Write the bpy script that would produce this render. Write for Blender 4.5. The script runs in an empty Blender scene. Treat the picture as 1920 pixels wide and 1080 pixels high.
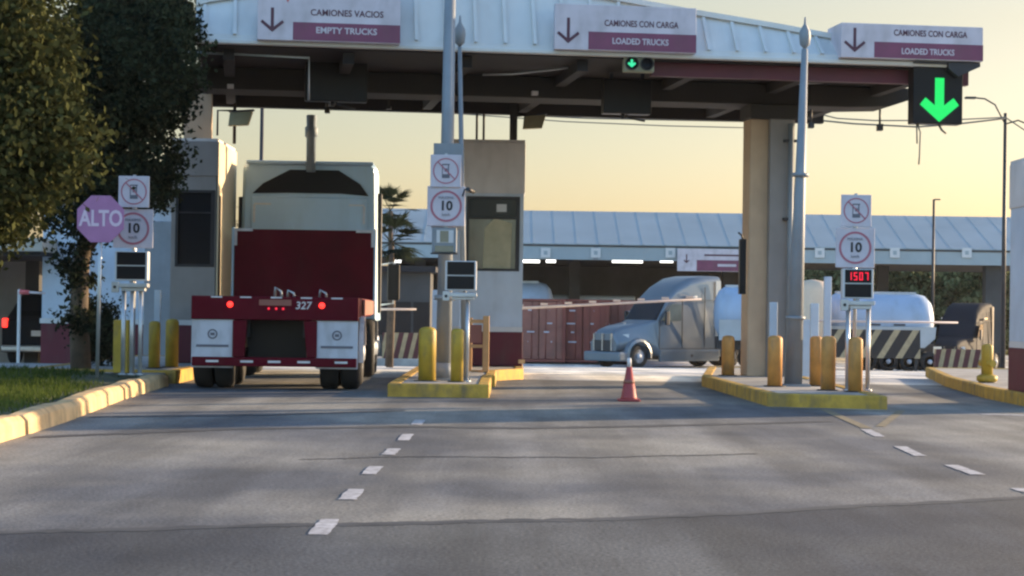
import bpy, math, random
import numpy as np
from mathutils import Vector, Matrix
random.seed(7); RNG = np.random.default_rng(7)
R = math.radians
# ---------------------------------------------------------------- camera
sc = bpy.context.scene
col = sc.collection
FPX = 3600.0
CH = 1.2
cam_d = bpy.data.cameras.new("camera"); cam = bpy.data.objects.new("camera", cam_d); col.objects.link(cam)
cam_d.sensor_width = 36; cam_d.lens = FPX / 1920 * 36; cam_d.clip_start = .3; cam_d.clip_end = 3000
CR = Matrix.Rotation(R(90) + math.atan(40 / FPX), 3, 'X') @ Matrix.Rotation(R(0.8), 3, 'Z')
cam.matrix_world = Matrix.Translation((0, 0, CH)) @ CR.to_4x4()
sc.camera = cam
# ---------------------------------------------------------------- light
SUN_EL, SUN_AZ = 12.0, 61.0          # azimuth measured from +Y (view direction) towards +X
w = bpy.data.worlds.new("World"); sc.world = w; w.use_nodes = True
nt = w.node_tree; nt.nodes.clear()
sky = nt.nodes.new("ShaderNodeTexSky"); sky.sky_type = 'NISHITA'; sky.sun_disc = False
sky.sun_elevation = R(SUN_EL); sky.sun_rotation = R(SUN_AZ); sky.air_density = 1.25; sky.dust_density = 1.6; sky.ozone_density = 3.5
bg = nt.nodes.new("ShaderNodeBackground"); bg.inputs[1].default_value = 0.115
out = nt.nodes.new("ShaderNodeOutputWorld")
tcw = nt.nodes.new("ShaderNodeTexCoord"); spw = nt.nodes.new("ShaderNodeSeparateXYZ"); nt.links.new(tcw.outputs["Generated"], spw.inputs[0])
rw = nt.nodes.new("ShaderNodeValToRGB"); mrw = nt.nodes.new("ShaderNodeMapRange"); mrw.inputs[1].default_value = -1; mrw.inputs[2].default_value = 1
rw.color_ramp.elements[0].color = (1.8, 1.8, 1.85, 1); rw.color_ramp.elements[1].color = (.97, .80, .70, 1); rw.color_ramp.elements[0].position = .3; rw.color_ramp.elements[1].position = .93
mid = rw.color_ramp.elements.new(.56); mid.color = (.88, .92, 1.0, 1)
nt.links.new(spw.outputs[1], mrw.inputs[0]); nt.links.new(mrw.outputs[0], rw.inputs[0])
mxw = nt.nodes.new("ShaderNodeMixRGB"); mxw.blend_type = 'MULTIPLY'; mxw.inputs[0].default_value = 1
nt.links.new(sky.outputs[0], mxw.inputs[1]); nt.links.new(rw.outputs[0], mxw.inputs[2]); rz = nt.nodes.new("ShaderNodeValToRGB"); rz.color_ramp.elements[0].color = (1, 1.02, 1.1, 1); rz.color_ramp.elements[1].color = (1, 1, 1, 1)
rz.color_ramp.elements[0].position = .02; rz.color_ramp.elements[1].position = .4
m2 = rz.color_ramp.elements.new(.15); m2.color = (.96, .83, .72, 1)
nt.links.new(spw.outputs[2], rz.inputs[0])
mx2 = nt.nodes.new("ShaderNodeMixRGB"); mx2.blend_type = 'MULTIPLY'; mx2.inputs[0].default_value = 1
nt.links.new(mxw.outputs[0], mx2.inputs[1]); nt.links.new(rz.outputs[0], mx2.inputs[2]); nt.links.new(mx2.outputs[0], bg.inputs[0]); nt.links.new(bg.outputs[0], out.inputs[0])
sl = bpy.data.lights.new("sun", 'SUN'); sun = bpy.data.objects.new("sun", sl); col.objects.link(sun)
sl.energy = 3.8; sl.angle = R(1.2); sl.color = (1.0, .74, .46)
sd = Vector((math.sin(R(SUN_AZ)) * math.cos(R(SUN_EL)), math.cos(R(SUN_AZ)) * math.cos(R(SUN_EL)), math.sin(R(SUN_EL))))
sun.rotation_euler = sd.to_track_quat('Z', 'Y').to_euler(); sun.location = (30, 20, 30)
sc.view_settings.view_transform = 'Standard'; sc.view_settings.look = 'None'
sc.view_settings.exposure = 1.5; sc.view_settings.gamma = 1
sc.cycles.filter_width = 2.4
sc.cycles.max_bounces = 6
# ---------------------------------------------------------------- coordinates
def ray(px, py): return CR @ Vector(((px - 960) / FPX, -(py - 540) / FPX, -1))
def P(px, py, Y):
    d = ray(px, py); return Vector((0, 0, CH)) + d * (Y / d.y)
def G(px, py, z=0.0):
    d = ray(px, py); return Vector((0, 0, CH)) + d * ((z - CH) / d.z)
def S(Y): return FPX / Y
def gz(x, y):
    if y <= 36: return 0.0
    t = min((y - 36) / 50.0, 1.0)
    return -1.3 * t
def XY(px, Y, py=640): return P(px, py, Y).x
# ---------------------------------------------------------------- materials
MATS = {}
def mat(name, c, rough=.6, metal=0., var=.12, scale=4., bump=0., emit=None, es=1., dirt=0., spec=.5, trans=0., coat=0.):
    m = bpy.data.materials.new(name); m.use_nodes = True; n = m.node_tree
    b = n.nodes["Principled BSDF"]
    b.inputs["Roughness"].default_value = rough; b.inputs["Metallic"].default_value = metal
    b.inputs["Specular IOR Level"].default_value = spec; b.inputs["Coat Weight"].default_value = coat
    b.inputs["Base Color"].default_value = (*c, 1)
    if emit:
        b.inputs["Emission Color"].default_value = (*emit, 1); b.inputs["Emission Strength"].default_value = es
    if var or dirt or bump:
        tc = n.nodes.new("ShaderNodeTexCoord"); nz = n.nodes.new("ShaderNodeTexNoise")
        nz.inputs["Scale"].default_value = scale; nz.inputs["Detail"].default_value = 6; nz.inputs["Roughness"].default_value = .62
        n.links.new(tc.outputs["Object"], nz.inputs["Vector"])
        cr = n.nodes.new("ShaderNodeValToRGB"); e = cr.color_ramp.elements
        lo = [max(0, v * (1 - var * 1.6)) for v in c]; hi = [min(1, v * (1 + var)) for v in c]
        e[0].position = .3; e[0].color = (*lo, 1); e[1].position = .7; e[1].color = (*hi, 1)
        n.links.new(nz.outputs["Fac"], cr.inputs[0]); src = cr.outputs[0]
        if dirt:
            n2 = n.nodes.new("ShaderNodeTexNoise"); n2.inputs["Scale"].default_value = scale * 2.3; n2.inputs["Detail"].default_value = 8
            mp = n.nodes.new("ShaderNodeMapping"); mp.inputs["Scale"].default_value = (1, 1, .35)
            n.links.new(tc.outputs["Object"], mp.inputs[0]); n.links.new(mp.outputs[0], n2.inputs["Vector"])
            r2 = n.nodes.new("ShaderNodeValToRGB"); r2.color_ramp.elements[0].position = .5; r2.color_ramp.elements[1].position = .75
            r2.color_ramp.elements[1].color = (dirt, dirt, dirt, 1)
            n.links.new(n2.outputs["Fac"], r2.inputs[0])
            mx = n.nodes.new("ShaderNodeMixRGB"); mx.inputs[2].default_value = (.12, .10, .08, 1)
            n.links.new(r2.outputs[0], mx.inputs[0]); n.links.new(src, mx.inputs[1]); src = mx.outputs[0]
        n.links.new(src, b.inputs["Base Color"])
        rr = n.nodes.new("ShaderNodeMapRange"); rr.inputs[3].default_value = max(.02, rough - .08); rr.inputs[4].default_value = min(1, rough + .12)
        n.links.new(nz.outputs["Fac"], rr.inputs[0]); n.links.new(rr.outputs[0], b.inputs["Roughness"])
        if bump:
            bp = n.nodes.new("ShaderNodeBump"); bp.inputs["Strength"].default_value = bump; bp.inputs["Distance"].default_value = .02
            n3 = n.nodes.new("ShaderNodeTexNoise"); n3.inputs["Scale"].default_value = scale * 12; n3.inputs["Detail"].default_value = 4
            n.links.new(tc.outputs["Object"], n3.inputs["Vector"]); n.links.new(n3.outputs["Fac"], bp.inputs["Height"])
            n.links.new(bp.outputs[0], b.inputs["Normal"])
    MATS[name] = m; return m
def leafmat(name, c1, c2, tr=.25, scale=.8):
    m = bpy.data.materials.new(name); m.use_nodes = True; n = m.node_tree; n.nodes.clear()
    o = n.nodes.new("ShaderNodeOutputMaterial"); g = n.nodes.new("ShaderNodeNewGeometry")
    tc = n.nodes.new("ShaderNodeTexCoord"); nz = n.nodes.new("ShaderNodeTexNoise"); nz.inputs["Scale"].default_value = scale; nz.inputs["Detail"].default_value = 3
    n.links.new(tc.outputs["Object"], nz.inputs["Vector"])
    ad = n.nodes.new("ShaderNodeMath"); ad.operation = 'MULTIPLY_ADD'; ad.inputs[1].default_value = .45
    n.links.new(g.outputs["Random Per Island"], ad.inputs[0]); n.links.new(nz.outputs["Fac"], ad.inputs[2])
    cr = n.nodes.new("ShaderNodeValToRGB"); e = cr.color_ramp.elements
    e[0].position = .45; e[0].color = (*c1, 1); e[1].position = .95; e[1].color = (*c2, 1)
    n.links.new(ad.outputs[0], cr.inputs[0])
    d = n.nodes.new("ShaderNodeBsdfDiffuse"); t = n.nodes.new("ShaderNodeBsdfTranslucent"); mx = n.nodes.new("ShaderNodeMixShader")
    mx.inputs[0].default_value = tr
    n.links.new(cr.outputs[0], d.inputs[0]); n.links.new(cr.outputs[0], t.inputs[0])
    n.links.new(d.outputs[0], mx.inputs[1]); n.links.new(t.outputs[0], mx.inputs[2]); n.links.new(mx.outputs[0], o.inputs[0])
    return m
def stripemat(name, ca, cb, pitch, slope, duty=.5):
    m = mat(name, ca, .65, var=0); n = m.node_tree; b = n.nodes["Principled BSDF"]
    tc = n.nodes.new("ShaderNodeTexCoord"); sp = n.nodes.new("ShaderNodeSeparateXYZ"); n.links.new(tc.outputs["Object"], sp.inputs[0])
    a = n.nodes.new("ShaderNodeMath"); a.operation = 'MULTIPLY_ADD'; a.inputs[1].default_value = -slope
    n.links.new(sp.outputs[2], a.inputs[0]); n.links.new(sp.outputs[0], a.inputs[2])
    dv = n.nodes.new("ShaderNodeMath"); dv.operation = 'DIVIDE'; dv.inputs[1].default_value = pitch; n.links.new(a.outputs[0], dv.inputs[0])
    fr = n.nodes.new("ShaderNodeMath"); fr.operation = 'FRACT'; n.links.new(dv.outputs[0], fr.inputs[0])
    gt = n.nodes.new("ShaderNodeMath"); gt.operation = 'GREATER_THAN'; gt.inputs[1].default_value = duty; n.links.new(fr.outputs[0], gt.inputs[0])
    mx = n.nodes.new("ShaderNodeMixRGB"); mx.inputs[1].default_value = (*ca, 1); mx.inputs[2].default_value = (*cb, 1)
    n.links.new(gt.outputs[0], mx.inputs[0])
    nz = n.nodes.new("ShaderNodeTexNoise"); nz.inputs["Scale"].default_value = 6; nz.inputs["Detail"].default_value = 6
    n.links.new(tc.outputs["Object"], nz.inputs["Vector"])
    mm = n.nodes.new("ShaderNodeMixRGB"); mm.blend_type = 'MULTIPLY'; mm.inputs[0].default_value = .6
    n.links.new(mx.outputs[0], mm.inputs[1]); n.links.new(nz.outputs["Fac"], mm.inputs[2]); n.links.new(mm.outputs[0], b.inputs["Base Color"])
    return m
M = dict(
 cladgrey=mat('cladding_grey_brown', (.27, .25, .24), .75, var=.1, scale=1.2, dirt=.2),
 stackgrey=mat('stack_grey', (.20, .26, .31), .6, var=.15, scale=3, dirt=.2),
 concrete=mat('concrete', (.36, .35, .33), .85, var=.25, scale=1.2, bump=.3, dirt=.4),
 kerbpale=mat('kerb_pale', (.62, .43, .22), .85, var=.2, scale=2.5, bump=.5, dirt=.5),
 kerbyellow=mat('kerb_yellow', (.50, .30, .045), .75, var=.25, scale=3.5, bump=.5, dirt=.8),
 yellow=mat('bollard_yellow', (.44, .30, .03), .55, var=.15, scale=4, dirt=.6),
 orange=mat('bollard_ochre', (.58, .28, .07), .55, var=.15, scale=4, dirt=.55),
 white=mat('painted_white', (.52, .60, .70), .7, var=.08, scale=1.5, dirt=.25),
 whitebox=mat('white_plastic', (.6, .6, .6), .5, var=.05),
 maroon=mat('maroon_wall', (.12, .018, .03), .7, var=.15, scale=2, dirt=.2),
 trimm=mat('maroon_trim', (.10, .018, .03), .6, var=.15, scale=2),
 boothgrey=mat('booth_grey', (.66, .63, .62), .7, var=.08, scale=1.5, dirt=.2),
 tan=mat('column_tan', (.50, .36, .24), .8, var=.1, scale=1.2, dirt=.2, bump=.1),
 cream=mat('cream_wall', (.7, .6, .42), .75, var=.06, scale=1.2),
 beige=mat('beige_slab', (.45, .42, .36), .8, var=.12, scale=1.2),
 steel=mat('grey_pole', (.24, .265, .29), .55, .1, var=.1, scale=2, dirt=.2),
 galv=mat('galvanised', (.5, .52, .54), .38, .6, var=.12, scale=3),
 dsteel=mat('dark_steel', (.035, .035, .04), .5, .3, var=.2, scale=3),
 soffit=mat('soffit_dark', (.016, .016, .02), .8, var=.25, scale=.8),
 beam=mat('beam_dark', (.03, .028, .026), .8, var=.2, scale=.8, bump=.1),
 roof=mat('roof_sheet', (.64, .64, .62), .5, .1, var=.07, scale=1.0, dirt=.15),
 farroof=mat('far_roof_sheet', (.36, .40, .41), .5, .1, var=.07, scale=.4),
 farfascia=mat('far_fascia', (.32, .38, .41), .55, .1, var=.08, scale=.5),
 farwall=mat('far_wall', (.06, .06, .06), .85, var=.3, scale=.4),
 signwhite=mat('sign_white', (.58, .53, .58), .5, var=.1, scale=2, dirt=.22),
 signmaroon=mat('sign_maroon', (.19, .05, .1), .5, var=.12, scale=2, dirt=.2),
 ink=mat('sign_ink', (.09, .03, .05), .6, var=0),
 black=mat('letter_black', (.02, .02, .022), .6, var=0),
 pinkring=mat('sign_ring', (.42, .14, .18), .6, var=0),
 alto=mat('faded_stop_red', (.47, .21, .4), .5, var=.08, scale=4),
 altow=mat('faded_letter', (.78, .62, .74), .5, var=0),
 screen=mat('screen_black', (.01, .01, .012), .4, var=0, spec=.2),
 glass=mat('booth_glass', (.16, .17, .14), .12, var=.2, scale=.9, spec=.8),
 dglass=mat('dark_glass', (.012, .014, .018), .22, var=0, spec=.3),
 curtain=mat('window_blind', (.45, .42, .28), .7, var=.25, scale=1.3),
 red=mat('truck_red', (.095, .002, .011), .6, var=.15, scale=1.5, dirt=.06, spec=.12),
 redlamp=mat('tail_lamp', (.5, .01, .01), .3, var=0, emit=(1, .03, .02), es=1.1),
 redlampd=mat('small_lamp', (.4, .01, .02), .3, var=0, emit=(1, .02, .05), es=.4),
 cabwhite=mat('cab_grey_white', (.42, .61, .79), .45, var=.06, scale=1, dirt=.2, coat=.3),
 flap=mat('mud_flap', (.52, .54, .6), .6, var=.08, scale=2, dirt=.4),
 flapink=mat('flap_ink', (.13, .13, .16), .6, var=0),
 tape=mat('reflective_tape', (.62, .62, .64), .4, var=.1, scale=12),
 tyre=mat('tyre', (.018, .018, .019), .8, var=.25, scale=6, bump=.3),
 rim=mat('rim', (.42, .45, .5), .5, .1, var=.1),
 silver=mat('truck_silver', (.15, .18, .21), .35, .3, var=.05, scale=1, coat=.5),
 chrome=mat('chrome', (.7, .72, .74), .15, .95, var=0),
 darkpaint=mat('dark_paint', (.015, .018, .025), .7, 0, var=.1, spec=.15),
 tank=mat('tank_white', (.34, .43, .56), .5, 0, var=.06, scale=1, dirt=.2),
 tankend=mat('tank_sunlit', (.66, .5, .36), .45, var=.08, scale=1),  # peach tone painting sunlight on a tank end
 skirt=mat('tank_skirt', (.42, .44, .46), .45, .2, var=.1, scale=1),
 cont=mat('container_red', (.25, .06, .042), .65, var=.18, scale=1, dirt=.3),
 contd=mat('container_rust', (.30, .11, .08), .65, var=.18, scale=1, dirt=.3),
 cone=mat('cone_red', (.36, .05, .05), .55, var=.1, scale=8, dirt=.2),
 conew=mat('cone_white', (.7, .66, .66), .5, var=.05),
 arm=mat('barrier_arm', (.7, .6, .58), .5, var=.08),
 armred=mat('barrier_red', (.6, .12, .12), .5, var=.1),
 plate=mat('number_plate', (.6, .6, .62), .5, var=.1, scale=30),
 greenled=mat('green_led', (.0, .3, .08), .5, var=0, emit=(.003, .26, .035), es=1.0),
 greenled2=mat('green_signal', (.0, .3, .15), .5, var=0, emit=(.05, .8, .35), es=.35),
 redled=mat('red_led', (.4, .0, .02), .5, var=0, emit=(1, .015, .05), es=.45),
 sigbox=mat('signal_housing', (.3, .3, .2), .6, var=.1),
 lampbox=mat('floodlight_face', (.35, .33, .2), .5, var=.1),
 tube=mat('strip_glow', (.9, .9, .9), .5, var=0, emit=(1, 1, .95), es=1.2),  # even glow of the strips below the far fascia
 bark=mat('bark', (.11, .08, .055), .9, var=.3, scale=5, bump=.6),
 soil=mat('verge_soil', (.07, .075, .035), .95, var=.4, scale=1.5, bump=.6),
 cable=mat('cable', (.1, .1, .09), .6, var=0),
 marking=mat('road_paint', (.46, .45, .46), .8, var=.25, scale=9, dirt=.85),
 markingy=mat('road_paint_yellow', (.22, .18, .11), .8, var=.3, scale=9, dirt=.95),
 tar=mat('tar_seam', (.06, .062, .066), .7, var=.3, scale=3),
 railwood=mat('ochre_rail', (.55, .30, .12), .6, var=.15, scale=3),
 stripe=stripemat('striped_board', (.02, .014, .014), (.5, .38, .22), .78, .62, .64),
 stripem=stripemat('striped_maroon', (.12, .025, .025), (.52, .38, .2), .31, .22, .55),
)
# ---------------------------------------------------------------- mesh builder
class MB:
    def __init__(s): s.v = []; s.f = []; s.sm = []
    def add(s, vs, fs, smooth=False):
        o = len(s.v); s.v += [tuple(v) for v in vs]; s.f += [tuple(i + o for i in f) for f in fs]; s.sm += [smooth] * len(fs); return s
    def box(s, x0, x1, y0, y1, z0, z1):
        x0, x1 = sorted((x0, x1)); y0, y1 = sorted((y0, y1)); z0, z1 = sorted((z0, z1))
        v = [(x, y, z) for z in (z0, z1) for y in (y0, y1) for x in (x0, x1)]
        return s.add(v, [(0, 2, 3, 1), (4, 5, 7, 6), (0, 1, 5, 4), (2, 6, 7, 3), (0, 4, 6, 2), (1, 3, 7, 5)])
    def cyl(s, p0, p1, r0, r1=None, n=16, caps=True):
        r1 = r0 if r1 is None else r1
        p0 = Vector(p0); p1 = Vector(p1); d = (p1 - p0).normalized()
        a = d.orthogonal().normalized(); b = d.cross(a)
        vs = []
        for p, r in ((p0, r0), (p1, r1)):
            for i in range(n):
                t = 2 * math.pi * i / n; vs.append(p + (a * math.cos(t) + b * math.sin(t)) * r)
        s.add(vs, [(i, (i + 1) % n, n + (i + 1) % n, n + i) for i in range(n)], True)
        if caps:
            o = len(s.v) - 2 * n
            s.f += [tuple(o + i for i in range(n))[::-1], tuple(o + n + i for i in range(n))]; s.sm += [False, False]
        return s
    def tube(s, pts, r, n=8):
        pts = [Vector(p) for p in pts]
        rs = r if isinstance(r, (list, tuple)) else [r] * len(pts)
        rings = []; up = None
        for i, p in enumerate(pts):
            d = (pts[min(i + 1, len(pts) - 1)] - pts[max(i - 1, 0)]).normalized()
            if up is None: up = d.orthogonal().normalized()
            a = (up - d * up.dot(d)).normalized(); up = a; b = d.cross(a)
            rings.append([p + (a * math.cos(2 * math.pi * k / n) + b * math.sin(2 * math.pi * k / n)) * rs[i] for k in range(n)])
        return s.loft(rings, True)
    def loft(s, rings, smooth=True, caps=True):
        n = len(rings[0]); vs = [v for r in rings for v in r]; fs = []
        for j in range(len(rings) - 1):
            for i in range(n): fs.append((j * n + i, j * n + (i + 1) % n, (j + 1) * n + (i + 1) % n, (j + 1) * n + i))
        s.add(vs, fs, smooth)
        if caps:
            o = len(s.v) - len(vs)
            s.f += [tuple(o + i for i in range(n))[::-1], tuple(o + (len(rings) - 1) * n + i for i in range(n))]; s.sm += [False, False]
        return s
    def lathe(s, prof, c=(0, 0, 0), n=24, axis='Z', smooth=True):
        c = Vector(c); rings = []
        for r, h in prof:
            ring = []
            for i in range(n):
                t = 2 * math.pi * i / n; a, b = r * math.cos(t), r * math.sin(t)
                ring.append(c + (Vector((a, b, h)) if axis == 'Z' else Vector((h, a, b)) if axis == 'X' else Vector((b, h, a))))
            rings.append(ring)
        return s.loft(rings, smooth)
    def prism(s, poly, axis, a, b):
        """poly 2-D in the plane of the other two axes (x,z for Y; y,z for X; x,y for Z)"""
        def mk(p, t): return (p[0], t, p[1]) if axis == 'Y' else (t, p[0], p[1]) if axis == 'X' else (p[0], p[1], t)
        n = len(poly); vs = [mk(p, a) for p in poly] + [mk(p, b) for p in poly]
        return s.add(vs, [tuple(range(n))[::-1], tuple(range(n, 2 * n))] + [(i, (i + 1) % n, n + (i + 1) % n, n + i) for i in range(n)])
    def ring(s, cx, cz, r0, r1, y, t=.003, n=32, sy=1.0):
        for i in range(n):
            a, b = 2 * math.pi * i / n, 2 * math.pi * (i + 1) / n
            q = [(cx + r * math.cos(u), cz + sy * r * math.sin(u)) for r, u in ((r0, a), (r1, a), (r1, b), (r0, b))]
            s.prism(q, 'Y', y, y - t)
        return s
    def build(s, name, m, parent=None, bevel=0, loc=None):
        me = bpy.data.meshes.new(name); me.from_pydata([tuple(v) for v in s.v], [], s.f)
        me.polygons.foreach_set("use_smooth", s.sm)
        import bmesh
        bm = bmesh.new(); bm.from_mesh(me); bmesh.ops.recalc_face_normals(bm, faces=bm.faces); bm.to_mesh(me); bm.free()
        me.materials.append(m); o = bpy.data.objects.new(name, me); col.objects.link(o)
        if parent: o.parent = parent
        if loc is not None: o.location = loc
        if bevel:
            b = o.modifiers.new('bevel', 'BEVEL'); b.width = bevel; b.segments = 2; b.limit_method = 'ANGLE'; b.angle_limit = R(40)
        return o
def build_split(mb, name, m, parent, bevel=0):
    par = list(range(len(mb.v)))
    def find(i):
        while par[i] != i: par[i] = par[par[i]]; i = par[i]
        return i
    for f in mb.f:
        for i in f[1:]: par[find(i)] = find(f[0])
    groups = {}
    for f, sm in zip(mb.f, mb.sm): groups.setdefault(find(f[0]), []).append((f, sm))
    for fs in groups.values():
        ids = sorted({i for f, _ in fs for i in f}); mp = {i: k for k, i in enumerate(ids)}
        q = MB(); q.v = [mb.v[i] for i in ids]; q.f = [tuple(mp[i] for i in f) for f, _ in fs]; q.sm = [a for _, a in fs]
        q.build(name, m, parent, bevel)
MB.split = lambda s, name, m, parent=None, bevel=0: build_split(s, name, m, parent, bevel)
def fastmesh(name, V, F, m, parent=None, smooth=False):
    me = bpy.data.meshes.new(name); nV = len(V); k = F.shape[1]; nF = len(F)
    me.vertices.add(nV); me.vertices.foreach_set("co", V.astype(np.float32).ravel())
    me.loops.add(nF * k); me.loops.foreach_set("vertex_index", F.astype(np.int32).ravel())
    me.polygons.add(nF); me.polygons.foreach_set("loop_start", np.arange(0, nF * k, k, dtype=np.int32))
    me.polygons.foreach_set("loop_total", np.full(nF, k, dtype=np.int32))
    me.update(calc_edges=True); me.materials.append(m)
    o = bpy.data.objects.new(name, me); col.objects.link(o)
    if parent: o.parent = parent
    return o
def tag(o, label=None, cat=None, group=None, kind=None):
    if label: o['label'] = label
    if cat: o['category'] = cat
    if group: o['group'] = group
    if kind: o['kind'] = kind
    return o
def empty(name, loc, label, cat, group=None, rz=0):
    o = bpy.data.objects.new(name, None); col.objects.link(o); o.location = loc; o.rotation_euler = (0, 0, rz)
    o.empty_display_size = .2
    return tag(o, label, cat, group)
def kids(o): return [c for c in bpy.data.objects if c.parent == o]
def copy_tree(o, loc=None, rz=None, label=None, parent=None):
    c = o.copy(); col.objects.link(c)
    if parent: c.parent = parent
    if loc is not None: c.location = loc
    if rz is not None: c.rotation_euler = (0, 0, rz)
    if label: c['label'] = label
    for k in kids(o): copy_tree(k, parent=c)
    return c
def text(body, size, m, parent, loc, name='lettering', ext=.002, width=None, bold=0.0, shear=0):
    cu = bpy.data.curves.new(name, 'FONT'); cu.body = body; cu.size = size; cu.extrude = ext; cu.align_x = 'CENTER'; cu.align_y = 'CENTER'
    cu.offset = bold; cu.resolution_u = 3; cu.shear = shear
    t = bpy.data.objects.new(name, cu); col.objects.link(t); bpy.context.view_layer.update()
    me = bpy.data.meshes.new_from_object(t.evaluated_get(bpy.context.evaluated_depsgraph_get()))
    bpy.data.objects.remove(t); bpy.data.curves.remove(cu)
    if width:
        xs = [v.co.x for v in me.vertices]; k = width / (max(xs) - min(xs)); cx = (max(xs) + min(xs)) / 2
        for v in me.vertices: v.co.x = (v.co.x - cx) * k
    me.transform(Matrix.Rotation(R(90), 4, 'X')); me.materials.clear(); me.materials.append(m)
    o = bpy.data.objects.new(name, me); col.objects.link(o); o.parent = parent; o.location = loc
    return o
# ================================================================ GROUND
def ground_material(name, base, lit=1.0):
    m = bpy.data.materials.new(name); m.use_nodes = True; n = m.node_tree; b = n.nodes["Principled BSDF"]
    tc = n.nodes.new("ShaderNodeTexCoord")
    def noise(sc_, det, ro=.6, mapping=None):
        z = n.nodes.new("ShaderNodeTexNoise"); z.inputs["Scale"].default_value = sc_; z.inputs["Detail"].default_value = det; z.inputs["Roughness"].default_value = ro
        if mapping:
            mp = n.nodes.new("ShaderNodeMapping"); mp.inputs["Scale"].default_value = mapping
            n.links.new(tc.outputs["Object"], mp.inputs[0]); n.links.new(mp.outputs[0], z.inputs["Vector"])
        else: n.links.new(tc.outputs["Object"], z.inputs["Vector"])
        return z
    big = noise(.24, 4, .55, (1, .7, 1)); mid = noise(1.3, 5, .6, (1, .45, 1)); fine = noise(38, 3, .7)
    streak = noise(.9, 4, .6, (1.4, .1, 1))
    cr = n.nodes.new("ShaderNodeValToRGB"); e = cr.color_ramp.elements
    e[0].position = .42; e[0].color = (base[0] * .70, base[1] * .75, base[2] * .84, 1); e[1].position = .58; e[1].color = (base[0] * 1.75, base[1] * 1.68, base[2] * 1.5, 1)
    n.links.new(big.outputs["Fac"], cr.inputs[0])
    def mul(src, z, lo, hi, p0=.3, p1=.7):
        r = n.nodes.new("ShaderNodeMapRange"); r.inputs[1].default_value = p0; r.inputs[2].default_value = p1; r.inputs[3].default_value = lo; r.inputs[4].default_value = hi
        n.links.new(z.outputs["Fac"], r.inputs[0])
        x = n.nodes.new("ShaderNodeMixRGB"); x.blend_type = 'MULTIPLY'; x.inputs[0].default_value = 1
        n.links.new(src, x.inputs[1]); n.links.new(r.outputs[0], x.inputs[2]); return x.outputs[0]
    c = mul(cr.outputs[0], mid, .78, 1.2); c = mul(c, streak, .76, 1.16, .38, .6); c = mul(c, fine, .62, 1.4, .35, .68)
    n.links.new(c, b.inputs["Base Color"]); b.inputs["Roughness"].default_value = .82; b.inputs["Specular IOR Level"].default_value = .3
    bp = n.nodes.new("ShaderNodeBump"); bp.inputs["Strength"].default_value = .5; bp.inputs["Distance"].default_value = .008
    n.links.new(fine.outputs["Fac"], bp.inputs["Height"]); n.links.new(bp.outputs[0], b.inputs["Normal"])
    return m
M['asphalt'] = ground_material('asphalt', (.15, .147, .143))
M['slab'] = ground_material('lane_concrete', (.50, .48, .45))
M['earth'] = ground_material('earth', (.16, .14, .11))
def sheet(name, xs, ys, dz, m, kind='structure'):
    V = np.array([[x, y, gz(x, y) + dz] for y in ys for x in xs]); nx = len(xs)
    F = np.array([[j * nx + i, j * nx + i + 1, (j + 1) * nx + i + 1, (j + 1) * nx + i] for j in range(len(ys) - 1) for i in range(nx - 1)])
    o = fastmesh(name, V, F, m); return tag(o, kind=kind)
sheet('ground', [-260, -60, 60, 260], [-80, 0, 36, 86, 200, 420], -.012, M['earth'])
sheet('road', [-30, 40], [-20, 10, 30, 33], -.002, M['asphalt'])
sheet('lane_slab', [-30, 40], [33, 36, 50, 70, 86, 125], -.006, M['slab'])
M['asphalt_dark'] = ground_material('asphalt_dark', (.062, .066, .073))  # darker, bluer asphalt from the seam towards the camera
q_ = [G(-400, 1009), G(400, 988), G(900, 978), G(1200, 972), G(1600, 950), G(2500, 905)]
tag(MB().add([(-20, -15, -.0005), (20, -15, -.0005)] + [(p.x, p.y, -.0005) for p in q_[::-1]], [tuple(range(8))]).build('road_patch', M['asphalt_dark']), kind='structure')
# lane dashes and painted lines
mk = MB()
def dash(cx, cy, L, W, dirx, diry):
    d = Vector((dirx, diry)).normalized(); p = Vector((-d.y, d.x)); c = Vector((cx, cy)); q = []
    k = 6
    for sgn in (-1, 1):
        for i in range(k + 1):
            t = (i / k * 2 - 1) * sgn
            v = c + d * (L / 2 * t) + p * (W / 2 * -sgn + random.uniform(-.008, .008)); q.append((v.x, v.y, .003))
    mk.add(q, [tuple(range(len(q)))])
pl = [(607, 988), (660, 927), (698, 882), (734, 847), (761, 820), (784, 792)]
gp = [G(*p) for p in pl]
for i, g in enumerate(gp):
    j = min(i, len(gp) - 2); d = gp[j + 1] - gp[j]
    dash(g.x, g.y, d.length * .38 if i else d.length * .4, .11, d.x, d.y)
pr = [(1636, 812), (1706, 846), (1808, 881), (1945, 928)]
gp = [G(*p) for p in pr]
for i, g in enumerate(gp):
    j = max(i, 1); d = gp[j] - gp[j - 1]; dash(g.x, g.y, d.length * .46, .11, d.x, d.y)
a, b = G(1840, 777), G(2050, 782)
mk.add([(a.x, a.y - .12, .003), (b.x, b.y - .12, .003), (b.x, b.y + .14, .003), (a.x, a.y + .14, .003)], [(0, 1, 2, 3)])
o = mk.build('lane_marking', M['marking']); tag(o, kind='structure')
mk = MB()
a, b, c = G(1440, 765), G(1560, 772), G(1640, 806)
for p, q, wd in ((a, G(1680, 772), .05), (G(1545, 768), G(1625, 803), .06), (G(1690, 770), G(1650, 800), .05)):
    d = (q - p).normalized(); n_ = Vector((-d.y, d.x, 0)) * wd; z = Vector((0, 0, .003))
    mk.add([p - n_ + z, q - n_ + z, q + n_ + z, p + n_ + z], [(0, 1, 2, 3)])
tag(mk.build('hatch_marking', M['markingy']), kind='structure')
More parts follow.
